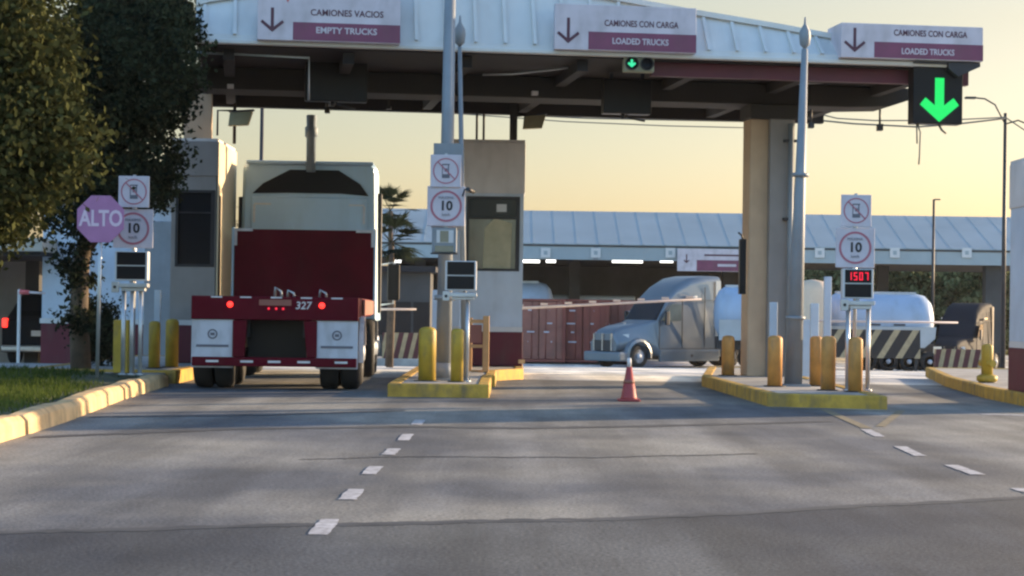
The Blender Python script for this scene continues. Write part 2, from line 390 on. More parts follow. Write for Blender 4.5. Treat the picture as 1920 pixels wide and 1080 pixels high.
# wavy tar seams across the road
def seam(pts, wd, name='asphalt_seam'):
    V = []; n = 90
    P0 = [G(*p) for p in pts]
    for i in range(n + 1):
        t = i / n * (len(P0) - 1); k = min(int(t), len(P0) - 2); f = t - k; p = P0[k].lerp(P0[k + 1], f)
        wv = .02 * math.sin(i * .37) + .012 * math.sin(i * 1.3) + random.uniform(-.012, .012); ww = wd * random.uniform(.65, 1.2)
        V += [(p.x, p.y + wv - ww, .0015), (p.x, p.y + wv + ww, .0015)]
    F = [(2 * i, 2 * i + 2, 2 * i + 3, 2 * i + 1) for i in range(n)]
    m_ = MB(); m_.add(V, F); tag(m_.build(name, M['tar']), kind='structure')
seam([(-60, 1001), (400, 988), (900, 978), (1200, 972), (1600, 950), (1980, 930)], .085)
seam([(60, 820), (420, 805), (760, 800), (1000, 803), (1300, 797), (1560, 790)], .15)
seam([(170, 782), (500, 778), (760, 770)], .12)
seam([(560, 862), (760, 856), (1100, 858), (1420, 851)], .03)
# ================================================================ VERGE, KERB
kx = [(-3.9, 4), (-4.25, 12), (-4.38, 17), (-4.54, 20), (-4.86, 24), (-5.05, 28)]
def kerbx(y):
    for (x0, y0), (x1, y1) in zip(kx, kx[1:]):
        if y <= y1: return x0 + (x1 - x0) * (y - y0) / (y1 - y0)
    return kx[-1][0]
joints = [4, 9, 13.4, 17.5, 20.1, 24.2, 26.4, 28.4]
for i, (a, b) in enumerate(zip(joints, joints[1:])):
    g = .05; mb = MB(); rr = []
    n = 4
    for k in range(n):
        y = a + g + (b - a - 2 * g) * k / (n - 1); x = kerbx(y) + .01 * (i % 2); h = .19 + .004 * (i % 3)
        r = .02 if k in (0, n - 1) else 0
        rr.append([(x + .015 - r * .3, y, -.02), (x, y, h - .05 - r), (x - .05, y, h - r), (x - .2, y, h - r), (x - .22, y, h - .04), (x - .22, y, -.02)])
    o = mb.loft(rr, False).build('kerb_block', M['kerbpale'], bevel=.015)
    tag(o, kind='structure')
def vz(x, y):
    d = kerbx(y) - .2 - x
    return .13 + .04 * min(d, 4) + .03 * math.sin(x * 1.3 + y * .8) * min(1, d)
nx, ny = 26, 44
V = []; 
for j in range(ny):
    y = 4 + 24.4 * j / (ny - 1) + (0)
    for i in range(nx):
        x = kerbx(y) - .2 - 14 * (i / (nx - 1)) ** 1.6; V.append([x, y, vz(x, y)])
F = np.array([[j * nx + i + 1, j * nx + i, (j + 1) * nx + i, (j + 1) * nx + i + 1] for j in range(ny - 1) for i in range(nx - 1)])
tag(fastmesh('verge', np.array(V), F, M['soil'], smooth=True), kind='structure')
m_ = MB(); m_.box(-20, -5.25, 28.4, 33.0, -.02, .16); tag(m_.build('pavement', M['concrete']), kind='structure')
# grass
N = 42000
ys = RNG.uniform(13, 28.3, N); kxx = np.array([kerbx(y) for y in ys]); xs = kxx - .26 - 6.5 * RNG.random(N) ** 1.15
pt = np.sin(xs * 2.1 + 1) * np.sin(ys * .9) + np.sin(xs * .8 + ys * .55) + RNG.normal(0, .45, N)
d0 = kxx - xs
keep = (pt > -.25) & (d0 > .28 + .35 * RNG.random(N)) | ((pt > -.9) & (d0 > .9))
xs, ys = xs[keep], ys[keep]; N = len(xs); zs = np.array([vz(x, y) for x, y in zip(xs, ys)]) - .005
ang = RNG.uniform(0, 2 * math.pi, N); h = RNG.uniform(.04, .1, N); wd = RNG.uniform(.006, .013, N); ln = RNG.normal(0, .03, (N, 2))
V = np.zeros((N, 3, 3)); V[:, 0] = np.c_[xs - np.cos(ang) * wd, ys - np.sin(ang) * wd, zs]; V[:, 1] = np.c_[xs + np.cos(ang) * wd, ys + np.sin(ang) * wd, zs]
V[:, 2] = np.c_[xs + ln[:, 0], ys + ln[:, 1], zs + h]
tag(fastmesh('grass', V.reshape(-1, 3), np.arange(3 * N).reshape(-1, 3), leafmat('grass_blades', (.03, .055, .014), (.12, .15, .035), .35, .6)),
    'short patchy green grass on the roadside verge', 'grass', kind='stuff')
# ================================================================ ISLANDS
def island(name, poly, h, label, paint, slab='concrete', y_end=None):
    c = Vector((sum(p[0] for p in poly) / len(poly), sum(p[1] for p in poly) / len(poly), 0))
    t = empty(name, c, label, 'traffic island', 'kerbed islands between the lanes')
    rel = [(p[0] - c.x, p[1] - c.y) for p in poly]
    n = len(rel); inner = []
    for i in range(n):
        p0, p1, p2 = Vector(rel[i - 1]), Vector(rel[i]), Vector(rel[(i + 1) % n])
        d1 = (p1 - p0).normalized(); d2 = (p2 - p1).normalized(); n1 = Vector((-d1.y, d1.x)); n2 = Vector((-d2.y, d2.x))
        b = (n1 + n2); b = b / max(.35, b.length_squared / 2); inner.append(tuple(p1 + b * .16))
    k = MB()
    rings = [[(x, y, z) for x, y in pts] for pts, z in ((rel, -.02), (rel, h), (inner, h), (inner, h - .06))]
    k.loft(rings, False, caps=False).build('painted_kerb', M[paint], t, bevel=.02)
    MB().prism(inner, 'Z', -.02, h - .012).build('slab', M[slab], t)
    return t
g = lambda px, py, z=0: (G(px, py, z).x, G(px, py, z).y)
# order: counter-clockwise
a = g(1322, 730); b = g(1440, 762); c = g(1664, 768)
island('traffic_island', [b, c, (c[0] + .05, 28), (4.85, 36.5), (3.75, 36.5), (3.1, 31.2)], .17, 'yellow-edged island carrying the tan column and ochre bollards', 'kerbyellow')
island('traffic_island', [(-1.66, 25.9), (-.29, 25.9), (-.29, 29.6), (-.24, 29.6), (-.24, 32.2), (.22, 33.2), (.22, 38.4), (-1.66, 38.4)], .18, 'yellow-edged island in front of the central booth', 'kerbyellow')
island('traffic_island', [(-7.4, 29.2), (-5.08, 29.2), (-5.2, 38), (-7.4, 38)], .2, 'kerbed island left of the red truck with three yellow bollards', 'kerbyellow')
island('traffic_island', [(6.85, 25), (10, 25), (10, 38), (8.2, 38), (7.35, 32.5), (6.92, 28)], .17, 'yellow-edged island under the right-hand booth', 'kerbyellow')
# ================================================================ TOLL CANOPY
ORG = P(1450, 107, 28.9); YAW = R(8)
can = empty('toll_canopy', (ORG.x, ORG.y, 0), 'wide arched canopy of pale ribbed metal spanning the truck lanes on a tan column', 'canopy', rz=YAW)
Z0 = ORG.z
CI = can.matrix_basis.inverted() if False else (Matrix.Translation((ORG.x, ORG.y, 0)) @ Matrix.Rotation(YAW, 4, 'Z')).inverted()
def loc2can(px, py, v=0.0):
    """pixel to local canopy coordinates on the plane local-y = v"""
    d = ray(px, py); o = Vector((0, 0, CH)); o2 = CI @ o; d2 = CI.to_3x3() @ d
    t = (v - o2.y) / d2.y; return o2 + d2 * t
xl = loc2can(366, 70).x; xr = loc2can(1800, 100).x
top = [loc2can(*p, v=.45) for p in ((385, 4), (600, -28), (800, -42), (960, -28), (1130, -4), (1300, 27), (1450, 52), (1580, 76), (1700, 92), (1800, 101))]
def topz(x):
    pts = [(xl, top[0].z - .05)] + [(p.x, p.z) for p in top]
    for (x0, z0), (x1, z1) in zip(pts, pts[1:]):
        if x <= x1: return z0 + (z1 - z0) * (x - x0) / (x1 - x0)
    return pts[-1][1]
DEP = 6.9
n = 60; rings = []
for i in range(n + 1):
    x = xl + (xr - xl) * i / n; z = topz(x)
    rings.append([(x, 0, Z0), (x, .02, Z0 + .07), (x, .42, z), (x, .62, z + .05), (x, DEP, z + .05), (x, DEP, Z0)])
MB().loft(rings, False).build('roof_sheet', M['roof'], can)
mb = MB(); x = xl + .1
while x < xr - .1:
    z = topz(x); mb.prism([(x, 0), (x + .035, 0), (x + .035, 1), (x, 1)], 'Z', 0, 1) if False else None
    q = [(x, -.05, Z0 + .075), (x + .05, -.05, Z0 + .075), (x + .05, .365, z - .02), (x, .365, z - .02), (x, .03, Z0 + .075), (x + .04, .03, Z0 + .075), (x + .04, .44, z - .02), (x, .44, z - .02)]
    mb.add(q, [(0, 1, 2, 3), (4, 7, 6, 5), (0, 4, 5, 1), (3, 2, 6, 7), (0, 3, 7, 4), (1, 5, 6, 2)]); x += .44
    mb.build('roof_rib', M['roof'], can); mb = MB()
mb = MB(); rr = []
for i in range(n + 1):
    x = xl + (xr - xl) * i / n; z = topz(x); rr.append([(x, .34, z + .06), (x, .34, z - .02), (x, .66, z - .02), (x, .66, z + .09)])
mb.loft(rr, False).build('ridge_flashing', M['roof'], can)
MB().box(xl, xr, -.03, .1, Z0 - .07, Z0 + .003).build('gutter', M['roof'], can, bevel=.02)
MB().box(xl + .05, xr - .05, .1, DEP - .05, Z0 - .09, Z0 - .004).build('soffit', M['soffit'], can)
MB().box(loc2can(1230, 110).x, loc2can(1842, 110).x - .1, .3, .45, Z0 - .3, Z0 - .092).build('maroon_trim', M['trimm'], can)
# box beam following the column line
bl = loc2can(345, 150, 2.5).x; br = loc2can(1690, 200, 2.5).x; zb = loc2can(1430, 196, 2.5).z
poly = [(bl, zb), (br - .9, zb), (br - .2, zb + .03), (br + .3, zb + .2), (br + .3, Z0 - .1), (bl, Z0 - .1)]
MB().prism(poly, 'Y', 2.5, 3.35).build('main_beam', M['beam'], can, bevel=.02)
mb = MB()
for i in range(7): mb.box(xl + .4 + i * (xr - xl - 1) / 6, xl + .56 + i * (xr - xl - 1) / 6, .35, 2.45, Z0 - .26, Z0 - .095)
for i in range(7): mb.box(xl + .4 + i * (xr - xl - 1) / 6, xl + .56 + i * (xr - xl - 1) / 6, 3.4, DEP - .1, Z0 - .26, Z0 - .095)
mb.box(xl + .1, xr - .1, DEP - .3, DEP - .12, Z0 - .3, Z0 - .096)
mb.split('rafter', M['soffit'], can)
cl = loc2can(1402, 705, 2.5).x; cr_ = loc2can(1468, 705, 2.5).x
mb = MB().box(cl, cr_, 2.55, 3.0, .15, zb - .002); mb.build('column', M['tan'], can, bevel=.03)
x0, x1 = loc2can(345, 200, 6.2).x, loc2can(398, 200, 6.2).x
MB().box(x0, x1, 6.2, 6.7, 3.95, Z0 - .1).build('column', M['tan'], can, bevel=.02)
c0_, c1_ = loc2can(1442, 500, 2.4).x, loc2can(1489, 500, 2.4).x
MB().box(c0_, c1_, 2.44, 2.96, .15, zb - .004).build('column_cladding', M['cladgrey'], can, bevel=.02)
MB().tube([(c1_ - .09, 2.36, .2), (c1_ - .09, 2.36, 4.3)], .05).build('downpipe', M['steel'], can)
MB().box(c1_ - .2, c1_ + .02, 2.33, 2.438, 2.72, 2.76).box(c1_ - .2, c1_ + .02, 2.33, 2.438, 4.0, 4.04).split('pipe_clamp', M['dsteel'], can)
MB().box(cl - .04, c1_ + .06, 2.38, 3.06, zb - .24, zb - .006).build('column_head', M['beam'], can, bevel=.015)
# thin service pipes hanging under the soffit
mb = MB()
mb.tube([(bl, .5, Z0 - .14), (loc2can(580, 92, .5).x, .5, Z0 - .17), (loc2can(580, 92, .5).x, .5, Z0 - .8)], .018)
mb.tube([loc2can(905, 140, 1.2), loc2can(960, 139, 1.2), loc2can(1040, 130, 1.2), loc2can(1110, 122, 1.2), loc2can(1160, 118, 1.2)], .016)
mb.tube([loc2can(1480, 158, 2.3), loc2can(1600, 152, 2.3), loc2can(1690, 160, 2.3)], .016)
mb.split('conduit', M['galv'], can)
mb = MB()
for p in ((432, 160, 2.3), (1005, 173, 2.3)):
    c = loc2can(*p); mb.box(c.x - .05, c.x + .05, 2.38, 2.498, c.z - .03, c.z + .03)
mb.split('junction_box', M['boothgrey'], can)
# ================================================================ OVERHEAD SIGNS
def arrow_down(mb, cx, zt, zb, w_, y, t, th):
    mb.prism([(cx - th / 2, zt), (cx - th / 2, zb + th * .5), (cx + th / 2, zb + th * .5), (cx + th / 2, zt)], 'Y', y, y - t)
    for sg in (-1, 1):
        mb.prism([(cx, zb), (cx + sg * w_ / 2, zb + w_ * .42), (cx + sg * (w_ / 2 - th * .6), zb + w_ * .42 + th * .75), (cx, zb + th * 1.35)], 'Y', y - .0005, y - t - .0005)
def lane_sign(l, r, tp, bt, bx0, bx1, by, ax, ay0, ay1, t1, ty1, t2, ty2, label, thick=.12, dz=0):
    v = -.16
    A = loc2can(l, bt, v); B = loc2can(r, bt, v); T = loc2can(l, tp, v)
    root = empty('overhead_sign', can_w(Vector((A.x, v, A.z))), label, 'sign', 'lane signs along the canopy edge', rz=YAW)
    W = B.x - A.x; H = T.z - A.z
    MB().box(0, W, 0, thick, 0, H).build('panel', M['signwhite'], root, bevel=.008)
    b0 = loc2can(bx0, bt, v).x - A.x; hb = loc2can(bx0, by, v).z - A.z
    MB().box(b0, W + .002, -.004, .03, .012, hb).build('maroon_band', M['signmaroon'], root)
    c = loc2can(ax, ay0, v); d = loc2can(ax, ay1, v); mb = MB()
    arrow_down(mb, c.x - A.x, c.z - A.z, d.z - A.z, .34, -.001, .003, .045); mb.build('arrow', M['ink'], root)
    e = loc2can(ty1[0], ty1[1], v); text(t1, .13, M['ink'], root, (e.x - A.x, -.003, e.z - A.z), width=ty1[2] / 125., bold=.002)
    e = loc2can(ty2[0], ty2[1], v); text(t2, .125, M['signwhite'], root, (e.x - A.x, -.007, e.z - A.z), width=ty2[2] / 125., bold=.003)
    return root, W, H
def can_w(v): return Matrix.Translation((ORG.x, ORG.y, 0)) @ Matrix.Rotation(YAW, 4, 'Z') @ v
s1, W1, H1 = lane_sign(482, 750, -46, 74, 549, 750, 41, 511, 14, 60, 'CAMIONES VACIOS', (651, 26, 132), 'EMPTY TRUCKS', (650, 59, 110), 'white lane sign reading CAMIONES VACIOS and EMPTY TRUCKS above the red truck')
mb = MB(); e = loc2can(540, -14, -.16); A = loc2can(482, 74, -.16)
mb.prism([(e.x - A.x - .09, e.z - A.z + .08), (e.x - A.x, e.z - A.z - .15), (e.x - A.x + .09, e.z - A.z + .08)], 'Y', -.001, -.004); mb.build('emblem', M['armred'], s1)
lane_sign(1040, 1305, 6, 92, 1103, 1305, 59, 1066, 33, 81, 'CAMIONES CON CARGA', (1203, 46, 140), 'LOADED TRUCKS', (1201, 79, 106), 'white lane sign with down arrow reading LOADED TRUCKS over the middle lane')
s3, W3, H3 = lane_sign(1577, 1843, 42, 107, 1639, 1843, 78, 1603, 52, 98, 'CAMIONES CON CARGA', (1745, 64, 145), 'LOADED TRUCKS', (1740, 98, 104), 'white box sign reading LOADED TRUCKS at the right end of the canopy', thick=.7)
MB().prism([(0, 0), (.5, 0), (.5, -.06), (.15, -.22), (0, -.1)], 'Y', .05, .6).build('mounting_bracket', M['dsteel'], s3, loc=(W3 - .52, 0, -.012))
# ================================================================ SIGNALS AND DISPLAY BOXES
def dbox(name, px0, px1, py0, py1, v, label, cat, depth=.25):
    A = loc2can(px0, py1, v); B = loc2can(px1, py0, v)
    r = empty(name, can_w(Vector(((A.x + B.x) / 2, v, A.z))), label, cat, rz=YAW)
    W = B.x - A.x; H = B.z - A.z
    MB().box(-W / 2, W / 2, 0, depth, 0, H).build('housing', M['screen'] if name != 'lane_signal' else M['sigbox'], r, bevel=.015)
    return r, W, H
r, W, H = dbox('arrow_display', 1712, 1806, 123, 231, .02, 'black display box with a large lit green arrow below the right end of the canopy', 'display')
mb = MB(); arrow_down(mb, .02, H - .2, .03, .62, -.002, .004, .145); mb.build('lit_arrow', M['greenled'], r)
MB().box(-W / 2 - .03, W / 2 + .03, -.12, .0, H + .001, H + .02).build('visor', M['dsteel'], r)
MB().box(-.3, -.24, .08, .14, H + .02, H + .12).box(.24, .3, .08, .14, H + .02, H + .12).split('hanger', M['dsteel'], r)
mb = MB().tube([(-.28, .1, 0), (-.26, .1, -.08), (-.24, .1, -.12), (-.25, .1, -.5), (-.26, .1, -.62)], .012).tube([(.05, .1, 0), (.1, .1, -.08), (.17, .1, -.13)], .018)
mb.tube([(-.3, .1, 0), (-.29, .1, -.3)], .012); mb.split('loose_wire', M['cable'], r)
r, W, H = dbox('lane_signal', 1170, 1227, 105, 134, .05, 'small lane signal with a green arrow lamp beside an unlit lamp', 'traffic light', .15)
for i, cx in enumerate((-W / 4, W / 4)):
    l = MB().lathe([(.0, -.012), (.085, -.012), (.095, 0), (.095, .02)], (cx, 0, H / 2), 20, 'Y').build('lamp_lens', M['screen'], r)
    MB().ring(cx, H / 2, .088, .1, -.001, .05, 20).build('lamp_hood', M['dsteel'], l)
    if i == 0:
        mb = MB(); arrow_down(mb, cx, H / 2 + .06, H / 2 - .06, .13, -.0135, .004, .035); mb.build('arrow_lamp', M['greenled2'], l)
MB().box(-.03, .03, .04, .1, H + .001, H + .2).split('hanger', M['dsteel'], r)
for (a, b, c, d, v, lab) in ((572, 690, 96, 188, 1.6, 'unlit dark display box hanging over the red truck lane'), (1132, 1222, 150, 212, 1.6, 'unlit dark display box hanging over the lane with the cone')):
    r, W, H = dbox('lane_display', a, b, c, d, v, lab, 'display'); r['group'] = 'unlit lane displays under the canopy'
    MB().box(-W / 2 + .1, -W / 2 + .16, .08, .14, H + .001, Z0 - r.location.z - .1).box(W / 2 - .16, W / 2 - .1, .08, .14, H + .001, Z0 - r.location.z - .1).split('hanger', M['dsteel'], r)
    MB().tube([(0, .1, -.002), (.03, .1, -.05), (.12, .1, -.07), (.3, .1, -.1)], .015).cyl((-.05, .12, .001), (-.05, .12, -.07), .03).build('camera_bracket', M['dsteel'], r)
# floodlights
def flood(px, py, Y, arm, label):
    p = P(px, py, Y); r = empty('floodlight', p, label, 'light', 'floodlights hanging under the canopy'); s = S(Y)
    MB().add([(-.2, 0, .1), (.2, 0, .13), (.13, -.05, -.12), (-.22, -.05, -.14), (-.2, .12, .1), (.2, .12, .13), (.13, .07, -.12), (-.22, .07, -.14)],
             [(0, 1, 2, 3), (4, 7, 6, 5), (0, 4, 5, 1), (3, 2, 6, 7), (0, 3, 7, 4), (1, 5, 6, 2)]).build('lamp_head', M['lampbox'], r, bevel=.01)
    MB().add([(-.22, -.01, .11), (.22, -.01, .14), (.22, .13, .14), (-.22, .13, .11), (-.22, -.01, .135), (.22, -.01, .165), (.22, .13, .165), (-.22, .13, .135)],
             [(0, 3, 2, 1), (4, 5, 6, 7), (0, 1, 5, 4), (3, 7, 6, 2), (0, 4, 7, 3), (1, 2, 6, 5)]).build('cover', M['dsteel'], r)
    MB().tube([(a * 1.0, .06, b) for a, b in arm], .02).build('bracket', M['dsteel'], r)
flood(452, 222, 33.6, [(-.1, .14), (-.42, .14), (-.42, -.3)], 'floodlight on a bracket over the left booth roof')
flood(1003, 228, 34.6, [(0, .14), (-.35, .1), (-.36, .05)], 'floodlight on a bracket over the central booth roof')
# ================================================================ BOOTHS
def booth(px0, px1, pyt, Y, base_z, depth, label, maroon_y, win, band_y, right_mat='white', upper='boothgrey'):
    A = P(px0, 600, Y); B = P(px1, 600, Y); W = B.x - A.x; s = S(Y); zt = P((px0 + px1) / 2, pyt, Y).z
    zf = lambda py: P((px0 + px1) / 2, py, Y).z - base_z
    xf = lambda px: (px - px0) / s - W / 2
    r = empty('toll_booth', ((A.x + B.x) / 2, Y, base_z), label, 'booth', 'toll booths beside the lanes')
    zm = zf(maroon_y); zb2 = zf(band_y); H = zt - base_z
    MB().box(-W / 2 - .012, W / 2 + .012, -.012, depth + .012, 0, zm).build('maroon_base', M['maroon'], r, bevel=.01)
    MB().box(-W / 2 - .004, W / 2 + .004, -.004, depth + .004, zm + .002, zm + .09).build('skirting_line', M['whitebox'], r)
    wx0, wx1, wz0, wz1 = xf(win[0]), xf(win[1]), zf(win[3]), zf(win[2])
    w_ = MB()
    w_.box(-W / 2, wx0, 0, depth, zm + .092, H); w_.box(wx1, W / 2, 0, depth, zm + .092, H)
    w_.box(wx0, wx1, 0, .12, zm + .092, wz0); w_.box(wx0, wx1, depth - .1, depth, zm + .092, H)
    w_.build('wall', M[right_mat], r)
    MB().box(wx0, wx1, -.001, .121, wz1, H - .003).build('header', M[right_mat], r)
    if upper: MB().box(-W / 2 - .02, W / 2 + .02, -.02, depth + .02, zb2, H + .03).build('grey_cladding', M[upper], r, bevel=.01) if zb2 > wz1 else None
    MB().box(-W / 2 - .01, W / 2 + .01, -.01, depth + .01, H + .032, H + .08).build('roof', M['boothgrey'], r)
    t = .045
    fr = MB().box(wx0, wx1, -.01, .05, wz1 - t, wz1 - .001).box(wx0, wx1, -.01, .05, wz0 + .001, wz0 + t).box(wx0 + .001, wx0 + t, -.01, .05, wz0 + t, wz1 - t).box(wx1 - t * 1.6, wx1 - .001, -.01, .05, wz0 + t, wz1 - t)
    f = fr.build('window', M['dsteel'], r)
    fr = MB().box(wx0 + t, wx1 - t * 1.6, .0, .03, wz1 - t - (wz1 - wz0) * .27, wz1 - t - (wz1 - wz0) * .25); fr.build('glazing_bar', M['dsteel'], f)
    return r, W, H, wx0, wx1, wz0, wz1, f
r, W, H, a, b, c, d, f = booth(838, 979, 270, 34.5, .18, 1.05, 'narrow grey and white booth with a tall window and maroon base on the central island', 622, (872, 972, 368, 508), 362, 'white', 'boothgrey')
zm_ = c + (d - c) * .72
MB().box(a + .045, b - .07, .035, .045, zm_, d - .04).build('upper_pane', M['dglass'], f)
MB().box(a + .045, b - .07, .036, .046, c + .04, zm_ - .01).build('lower_pane', M['glass'], f)
MB().prism([(a + .3, c + .05), (a + .8, c + .05), (a + .82, zm_ - .1), (a + .5, zm_ - .02), (a + .33, zm_ - .2)], 'Y', .033, .029).build('blind', M['curtain'], f)
MB().box(b - .42, b - .24, .024, .032, zm_ + .1, zm_ + .24).build('notice', M['whitebox'], f)
MB().box(W / 2 - .06, W / 2 + .06, -.05, .0, .05, .12).build('door_step', M['kerbpale'], r)
mb = MB()
for px in (893, 906): q = P(px, 300, 34.9).x - r.location.x; mb.cyl((q, .5, H + .08), (q, .5, Z0 - .1), .022)
q = P(962, 300, 34.6).x - r.location.x; mb.box(q - .07, q + .07, .4, .6, H + .081, Z0 - .1)
mb.split('roof_post', M['dsteel'], r)
lb, W, H, a, b, c, d, f = booth(318, 402, 268, 33.2, .2, 2.1, 'left booth with a dark window and a bright sunlit side wall behind the truck', 610, (326, 400, 356, 500), 330, 'cladgrey', 'cladgrey')
MB().box(a + .045, b - .07, .035, .045, c + .04, d - .04).build('pane', M['dglass'], f)
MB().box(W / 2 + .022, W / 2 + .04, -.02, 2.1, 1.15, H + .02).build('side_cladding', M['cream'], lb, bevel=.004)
mb = MB()
mb.box(W / 2 + .042, W / 2 + .05, .05, .25, .6, H - .9)
mb.build('side_mullion', M['dsteel'], lb)
mb = MB(); mb.cyl((W / 2 - .15 + .3, 1.0, H + .08), (W / 2 - .15 + .3, 1.0, 4.9), .03).cyl((W / 2 + .68, .2, .0), (W / 2 + .68, .2, .001), .03)
mb.split('roof_post', M['dsteel'], lb)
rb, W, H, a, b, c, d, f = booth(1960, 2160, 296, 25.1, .17, 1.8, 'pale booth with a maroon base cut off by the right edge', 658, (1990, 2130, 410, 560), 380, 'white', 'boothgrey')
MB().box(a + .045, b - .07, .035, .045, c + .04, d - .04).build('pane', M['dglass'], f)
# ---- guard house at far left
Y = 38.2; s = S(Y)
gh = empty('guard_house', (P(205, 600, Y).x, Y, gz(0, Y)), 'white guard building with a maroon base behind the verge trees', 'building')
x0 = (78 - 205) / s; x1 = (336 - 205) / s
MB().box(x0 - .01, x1 + .01, -.01, 3.01, 0, .85).build('maroon_base', M['maroon'], gh)
MB().box(x0 - .03, x1 + .03, -.03, 3.03, .852, .95).build('skirting_line', M['whitebox'], gh)
MB().box(x0, x1, 0, 3, .952, 3.2).build('wall', M['white'], gh)
MB().box(x0 - 3.5, x1 + .1, -.35, 4.5, 3.2 - .62, 3.2 - .3).build('roof', M['beige'], gh) if False else None
MB().box(x0 - .15, x1 + .15, -.2, 3.2, 3.203, 3.45).build('roof', M['beige'], gh, bevel=.02)
xg = (275 - 205) / s
MB().box(xg, x1 + .02, -.35, -.035, 0, 2.9).build('pilaster', M['steel'], gh, bevel=.02)
# low white panel fence by the left booth
p = P(366, 640, 33.0)
# side canopy over the car lane
Y = 37.0; p = P(-60, 457, Y)
sc_ = empty('lane_shelter', (p.x, Y, 0), 'flat beige shelter over the car lane at the left edge', 'shelter')
MB().box(-4.5, (80 + 60) / S(Y), 0, 6.5, p.z - .13, p.z + .13).build('roof_slab', M['beige'], sc_, bevel=.02)
MB().box(-4.4, (74 + 60) / S(Y), .1, 6.4, p.z - .2, p.z - .132).build('ceiling', M['soffit'], sc_)
MB().box(-.2, .1, 5.2, 5.5, -.2, p.z - .2).box(-4.3, -4.0, .5, .8, -.1, p.z - .2).split('post', M['farwall'], sc_)
MB().box((82 + 60) / S(Y) - .1, (82 + 60) / S(Y) - .02, 6.41, 6.5, -.2, p.z - .2).box(-4.4, (74 + 60) / S(Y), 6.42, 6.5, -.2, p.z - .2).build('rear_wall', M['cladgrey'], sc_)
# low white cabinet right of the guard house (seen beside the truck)
Y = 32.6; A = P(330, 600, Y); B = P(402, 600, Y)
# ================================================================ BOLLARDS
bol = {}
def bollard(px, Y, base_z, top_py, paint, label, r=None, cap=True, square=False):
    p = P(px, 680, Y); ht = P(px, top_py, Y).z - base_z; key = (paint, round(ht, 1), square)
    rr = r or .1
    root = empty('bollard', (p.x, Y, base_z), label, 'bollard', 'painted bollards on the islands', rz=random.uniform(0, 3) if not square else 0)
    if square:
        MB().box(-rr, rr, -rr, rr, .012, ht).split('post', M[paint], root, bevel=.012)
    else:
        prof = [(rr, .012), (rr, ht - rr * .55), (rr * .93, ht - rr * .3), (rr * .72, ht - rr * .1), (rr * .35, ht), (.005, ht)]
        MB().lathe(prof, n=22).split('post', M[paint], root)
    MB().lathe([(rr * 1.5, 0), (rr * 1.5, .01), (rr * 1.02, .0115)], n=22).build('base_plate', M['dsteel'], root)
    if not square and paint == 'orange': pass
    return root
bollard(1365, 31.6, .16, 629, 'orange', 'ochre bollard left of the tan column', .105)
bollard(1453, 27.2, .16, 629, 'orange', 'ochre bollard in front of the tan column', .105)
bollard(1530, 27.6, .16, 630, 'orange', 'ochre bollard right of the grey pole, the rear one of a close pair', .09)
bollard(1553, 26.1, .16, 630, 'orange', 'ochre bollard right of the grey pole, the front one of a close pair', .1)
bollard(1604, 25.7, .16, 632, 'orange', 'ochre bollard between the two pipes under the red-lit display', .095)
bollard(801, 27.2, .17, 613, 'yellow', 'wide yellow bollard left of the tall grey pole', .125)
bollard(857, 27.0, .17, 616, 'yellow', 'yellow bollard right of the tall grey pole', .09)
bollard(228, 27.6, .2, 600, 'yellow', 'dull yellow square bollard under the left speed sign', .105, square=True)
bollard(289, 30.4, .19, 602, 'yellow', 'yellow bollard behind the left display pipes', .09)
bollard(322, 31.0, .19, 598, 'yellow', 'yellow bollard nearest the red truck mudflap', .105)
yb = bollard(1851, 30.0, .16, 645, 'yellow', 'bright yellow bollard with side stubs before the right booth', .09)
MB().cyl((-.2, 0, .3), (.2, 0, .3), .055).lathe([(.1, .0), (.16, .03), (.16, .1), (.1, .13)]).build('side_stub', M['yellow'], yb)
def wpost(px, Y, y0, y1, label, wd=.11):
    p = P(px, 600, Y); z0, z1 = P(px, y1, Y).z, P(px, y0, Y).z
    r = empty('marker_post', (p.x, Y, .16), label, 'post', 'slim white posts on the islands')
    MB().box(-wd / 2, wd / 2, -.04, .04, 0, z1 - .16).split('post', M['white'], r, bevel=.01)
    MB().box(-wd / 2 - .03, wd / 2 + .03, -.07, .07, 0, .012).build('foot_plate', M['galv'], r)
    r.location.z = .17; 
wpost(1450, 27.75, 568, 700, 'slim white post behind the bollard in front of the tan column')
wpost(1527, 29.6, 570, 700, 'slim white post behind the close pair of ochre bollards', .13)
wpost(1551, 28.8, 520, 700, 'tall slim pale post between grey pole and red-lit display', .11)
wpost(1512, 31.5, 600, 720, 'short white post just right of the grey pole', .12)
wpost(427, 31, 560, 700, 'x') if False else None
wpost(295, 31.4, 545, 700, 'slim white post above a left yellow bollard', .1)
wpost(818, 28.2, 545, 700, 'slim white post behind the wide yellow bollard', .12)
wpost(866, 28.3, 560, 700, 'slim white post behind the yellow bollard right of the pole', .08)
# ================================================================ POLES
def pole(px0, py0, px1, py1, Y, base_z, r0, r1, label, finial=False, sleeve=None):
    a = P(px1, py1, Y); b = P(px0, py0, Y)
    r = empty('steel_pole', (a.x, Y, base_z), label, 'pole', 'grey steel poles')
    tp = (b.x - a.x, 0, b.z - base_z)
    MB().cyl((0, 0, .03), tp, r0, r1, 18).build('shaft', M['steel'], r)
    MB().box(-r0 * 1.7, r0 * 1.7, -r0 * 1.7, r0 * 1.7, 0, .03).build('base_plate', M['steel'], r)
    if finial:
        MB().lathe([(.012, 0), (.07, .06), (.085, .18), (.075, .26), (.02, .36), (.01, .46)], tp, 12).build('finial', M['steel'], r)
    if sleeve:
        for z0_, z1_, rr in sleeve: MB().cyl((tp[0] * z0_ / tp[2], 0, z0_), (tp[0] * z1_ / tp[2], 0, z1_), rr, rr, 18).build('collar', M['steel'], r)
    return r
